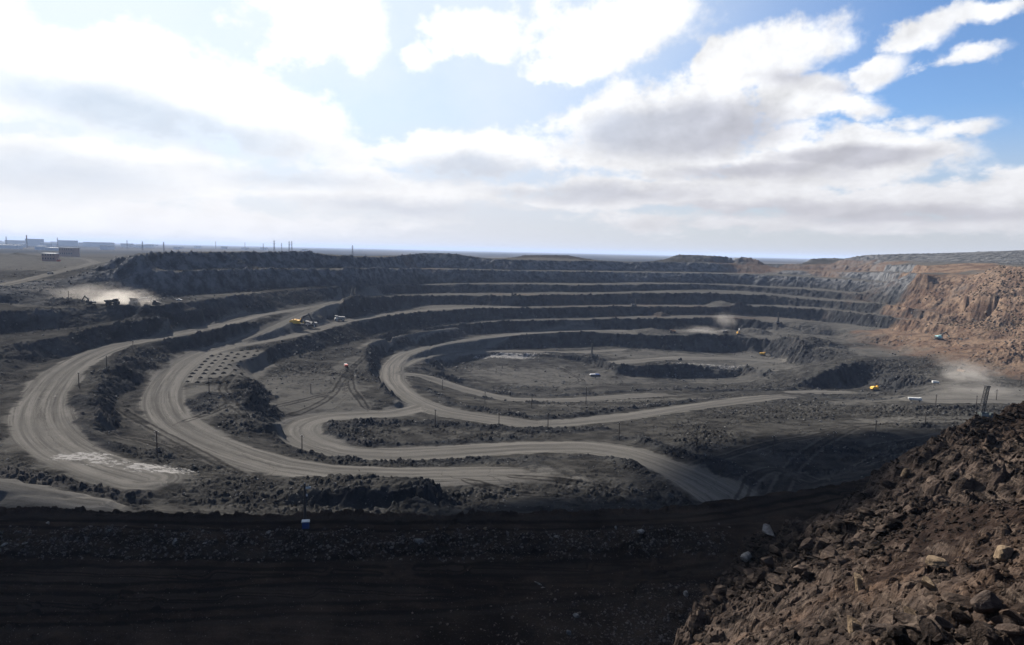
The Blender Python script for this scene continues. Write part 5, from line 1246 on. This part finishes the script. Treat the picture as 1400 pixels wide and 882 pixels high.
# finer rubble: what nobody could count, one object for each kind of place
def scatter(name, X, Y, Z_, S_, mat, seed, nshape=5):
    r_ = np.random.default_rng(seed); bases = []
    for s in range(nshape):
        me = rock_mesh(100+s+seed*7, 7, 1, [1, .7, .55, .85, .65][s % 5])
        v = np.empty(len(me.vertices)*3); me.vertices.foreach_get('co', v); f = np.array([p.vertices[:] for p in me.polygons]); bases.append((v.reshape(-1, 3), f)); bpy.data.meshes.remove(me)
    VV = []; FF = []; off = 0
    which = r_.integers(0, nshape, len(X))
    for s, (bv, bf) in enumerate(bases):
        k = np.nonzero(which == s)[0]; n = len(k)
        if not n: continue
        a = r_.random(n)*6.28; tl = (r_.random((n, 2))-.5)*1.0; sc = S_[k][:, None]*(0.6+.6*r_.random((n, 3)))
        v = bv[None]*sc[:, None, :]
        v[..., 2] += v[..., 0]*tl[:, :1]+v[..., 1]*tl[:, 1:]
        ca, sa = np.cos(a)[:, None], np.sin(a)[:, None]
        x = v[..., 0]*ca-v[..., 1]*sa+X[k][:, None]; y = v[..., 0]*sa+v[..., 1]*ca+Y[k][:, None]; z = v[..., 2]+Z_[k][:, None]+S_[k][:, None]*.2
        VV.append(np.stack([x, y, z], -1).reshape(-1, 3)); FF.append((bf[None]+(np.arange(n)*len(bv))[:, None, None]+off).reshape(-1, 3)); off += n*len(bv)
    o = new_mesh_obj(name, np.concatenate(VV), np.concatenate(FF), mat, smooth_=False); o['kind'] = 'stuff'; return o
rs = np.random.default_rng(21)
# hillside
n = 60000; ang = rs.uniform(-.05, .72, n); dd = 16+rs.random(n)**.8*80; x = np.tan(ang)*dd*1.15; y = dd; z, m1_ = hill_z(x, y)
kp = (z > -66) & (rs.random(n) < .12+.6*np.clip((fbm(x, y, 9, 3, .6, 33)-.42)*5, 0, 1)); x, y, z = x[kp], y[kp], z[kp]
scatter('rubble', x, y, z, (.05+.28*rs.random(len(x))**2.5)*np.clip(y/45, .6, 1.5), MR, 1)
# foot of the hillside and bank of the ledge
n = 9000; u = rs.uniform(560, 1010, n); v = rs.uniform(800, 930, n)
px_ = np.array([P(a, b, -70.3) for a, b in zip(u, v)]); x, y = px_[:, 0], px_[:, 1]
kp = rs.random(n) < .04+np.clip((u-560+(v-880)*1.6)/330, 0, 1)**1.5; x, y = x[kp], y[kp]; z = np.maximum(ground_z(x, y)[0], hill_z(x, y)[0])
scatter('gravel', x, y, z, .07+.34*rs.random(len(x))**3, tint_rock('gravel_rock', (.03, .023, .019), (.15, .12, .10)), 2)
n = 9000; u = rs.uniform(-200, 1000, n); v = 717+rs.random(n)*46
px_ = np.array([P(a, b, -69.5) for a, b in zip(u, v)]); x, y = px_[:, 0], px_[:, 1]
kp = rs.random(n) < .15+.85*np.clip(samp(extra, x, y)/1.0, 0, 1); x, y = x[kp], y[kp]
MBK = tint_rock('bank_rock', (.018, .014, .012), (.125, .105, .09))
scatter('bank_rubble', x, y, ground_z(x, y)[0], .10+.55*rs.random(len(x))**3, MBK, 3)
n = 5000; u = rs.uniform(-150, 1000, n); v = 765+rs.random(n)**.7*130
px_ = np.array([P(a, b, -70.3) for a, b in zip(u, v)]); x, y = px_[:, 0], px_[:, 1]
scatter('ledge_gravel', x, y, ground_z(x, y)[0], .04+.16*rs.random(n)**4, MBK, 6)
# muck on the pit faces and rough ground
MM = tint_rock('muck_rock', (.016, .0155, .015), (.14, .135, .128))
n = 150000; dd = 235+rs.random(n)*750; x = (rs.random(n)*1.64-.82)*dd; y = dd
z, s1, rd1, so1 = ground_z(x, y)
ok = (rd1 < .15) & (so1 < .1); pr = (.06+.75*(s1 > .35)*np.clip((fbm(x, y, 35, 3, .6, 44)-.40)*5, 0, 1)+.5*np.clip((fbm(x, y, 42, 3, .6, 14)-.45)*5, 0, 1)*(1-.85*samp(SWEPT, x, y)))
kp = ok & (rs.random(n) < pr*.34); x, y, z = x[kp], y[kp], z[kp]
scatter('muck_rubble', x, y, z, (.3+1.3*rs.random(len(x))**3)*np.clip(y/500, .6, 1.3), MM, 4)
# rubble slope of the right wall
MW = tint_rock('tan_muck', (.06, .044, .03), (.16, .12, .085))
w = np.array([(p[0], p[1]) for p in wt_pts]); n = 9000; k = rs.integers(0, len(w), n); of = rs.random(n)*125
x = w[k, 0]+.86*of+rs.normal(0, 6, n); y = w[k, 1]+.5*of+rs.normal(0, 6, n); z = ground_z(x, y)[0]
scatter('wall_rubble', x, y, z, .5+1.9*rs.random(n)**2.6, MW, 5)

# ------------------------------------------------------------------ dust raised by the machines
def dust(u, v, z0, lx, ly, lz, dens, rz=0, seed=0, label=None):
    x, y, z = hit(u, v, z0)
    bm = bmesh.new(); bmesh.ops.create_icosphere(bm, subdivisions=3, radius=1)
    me = bpy.data.meshes.new('dust_cloud'); bm.to_mesh(me); bm.free()
    m = bpy.data.materials.new('dust_%d' % seed); m.use_nodes = True; nt = m.node_tree
    for q in list(nt.nodes): nt.nodes.remove(q)
    G = NT(nt); tc_ = G.n('ShaderNodeTexCoord'); ob = tc_.outputs['Object']
    r = G.v('LENGTH', ob); nn = G.noise(G.v('ADD', ob, (seed*3.1, 0, 0)), 2.2, 4, .62)
    dn = G.m('MULTIPLY', G.ss(G.m('ADD', G.m('SUBTRACT', 1.0, r), G.m('MULTIPLY', G.m('SUBTRACT', nn, .5), 1.5)), .12, .95), dens)
    pv_ = nt.nodes.new('ShaderNodeVolumePrincipled'); pv_.inputs['Color'].default_value = (.93, .86, .78, 1); G.put(pv_.inputs['Density'], dn); pv_.inputs['Anisotropy'].default_value = .3
    oo = nt.nodes.new('ShaderNodeOutputMaterial'); nt.links.new(pv_.outputs[0], oo.inputs['Volume'])
    me.materials.append(m); o = bpy.data.objects.new('dust_cloud', me); COL.objects.link(o)
    o.location = (x, y, z+lz*.35); o.scale = (lx, ly, lz); o.rotation_euler = (0, 0, math.radians(rz)); o['kind'] = 'stuff'
    return o
dust(168, 416, -55, 38, 14, 13, .045, 0, 1)
dust(130, 412, -55, 60, 22, 16, .010, 0, 2)
dust(960, 455, -108, 44, 10, 9, .030, 0, 3)
dust(990, 449, -104, 26, 16, 22, .020, 0, 4)
dust(1322, 520, -106, 26, 40, 16, .016, 10, 5)
dust(1345, 540, -108, 60, 26, 10, .008, 0, 6)
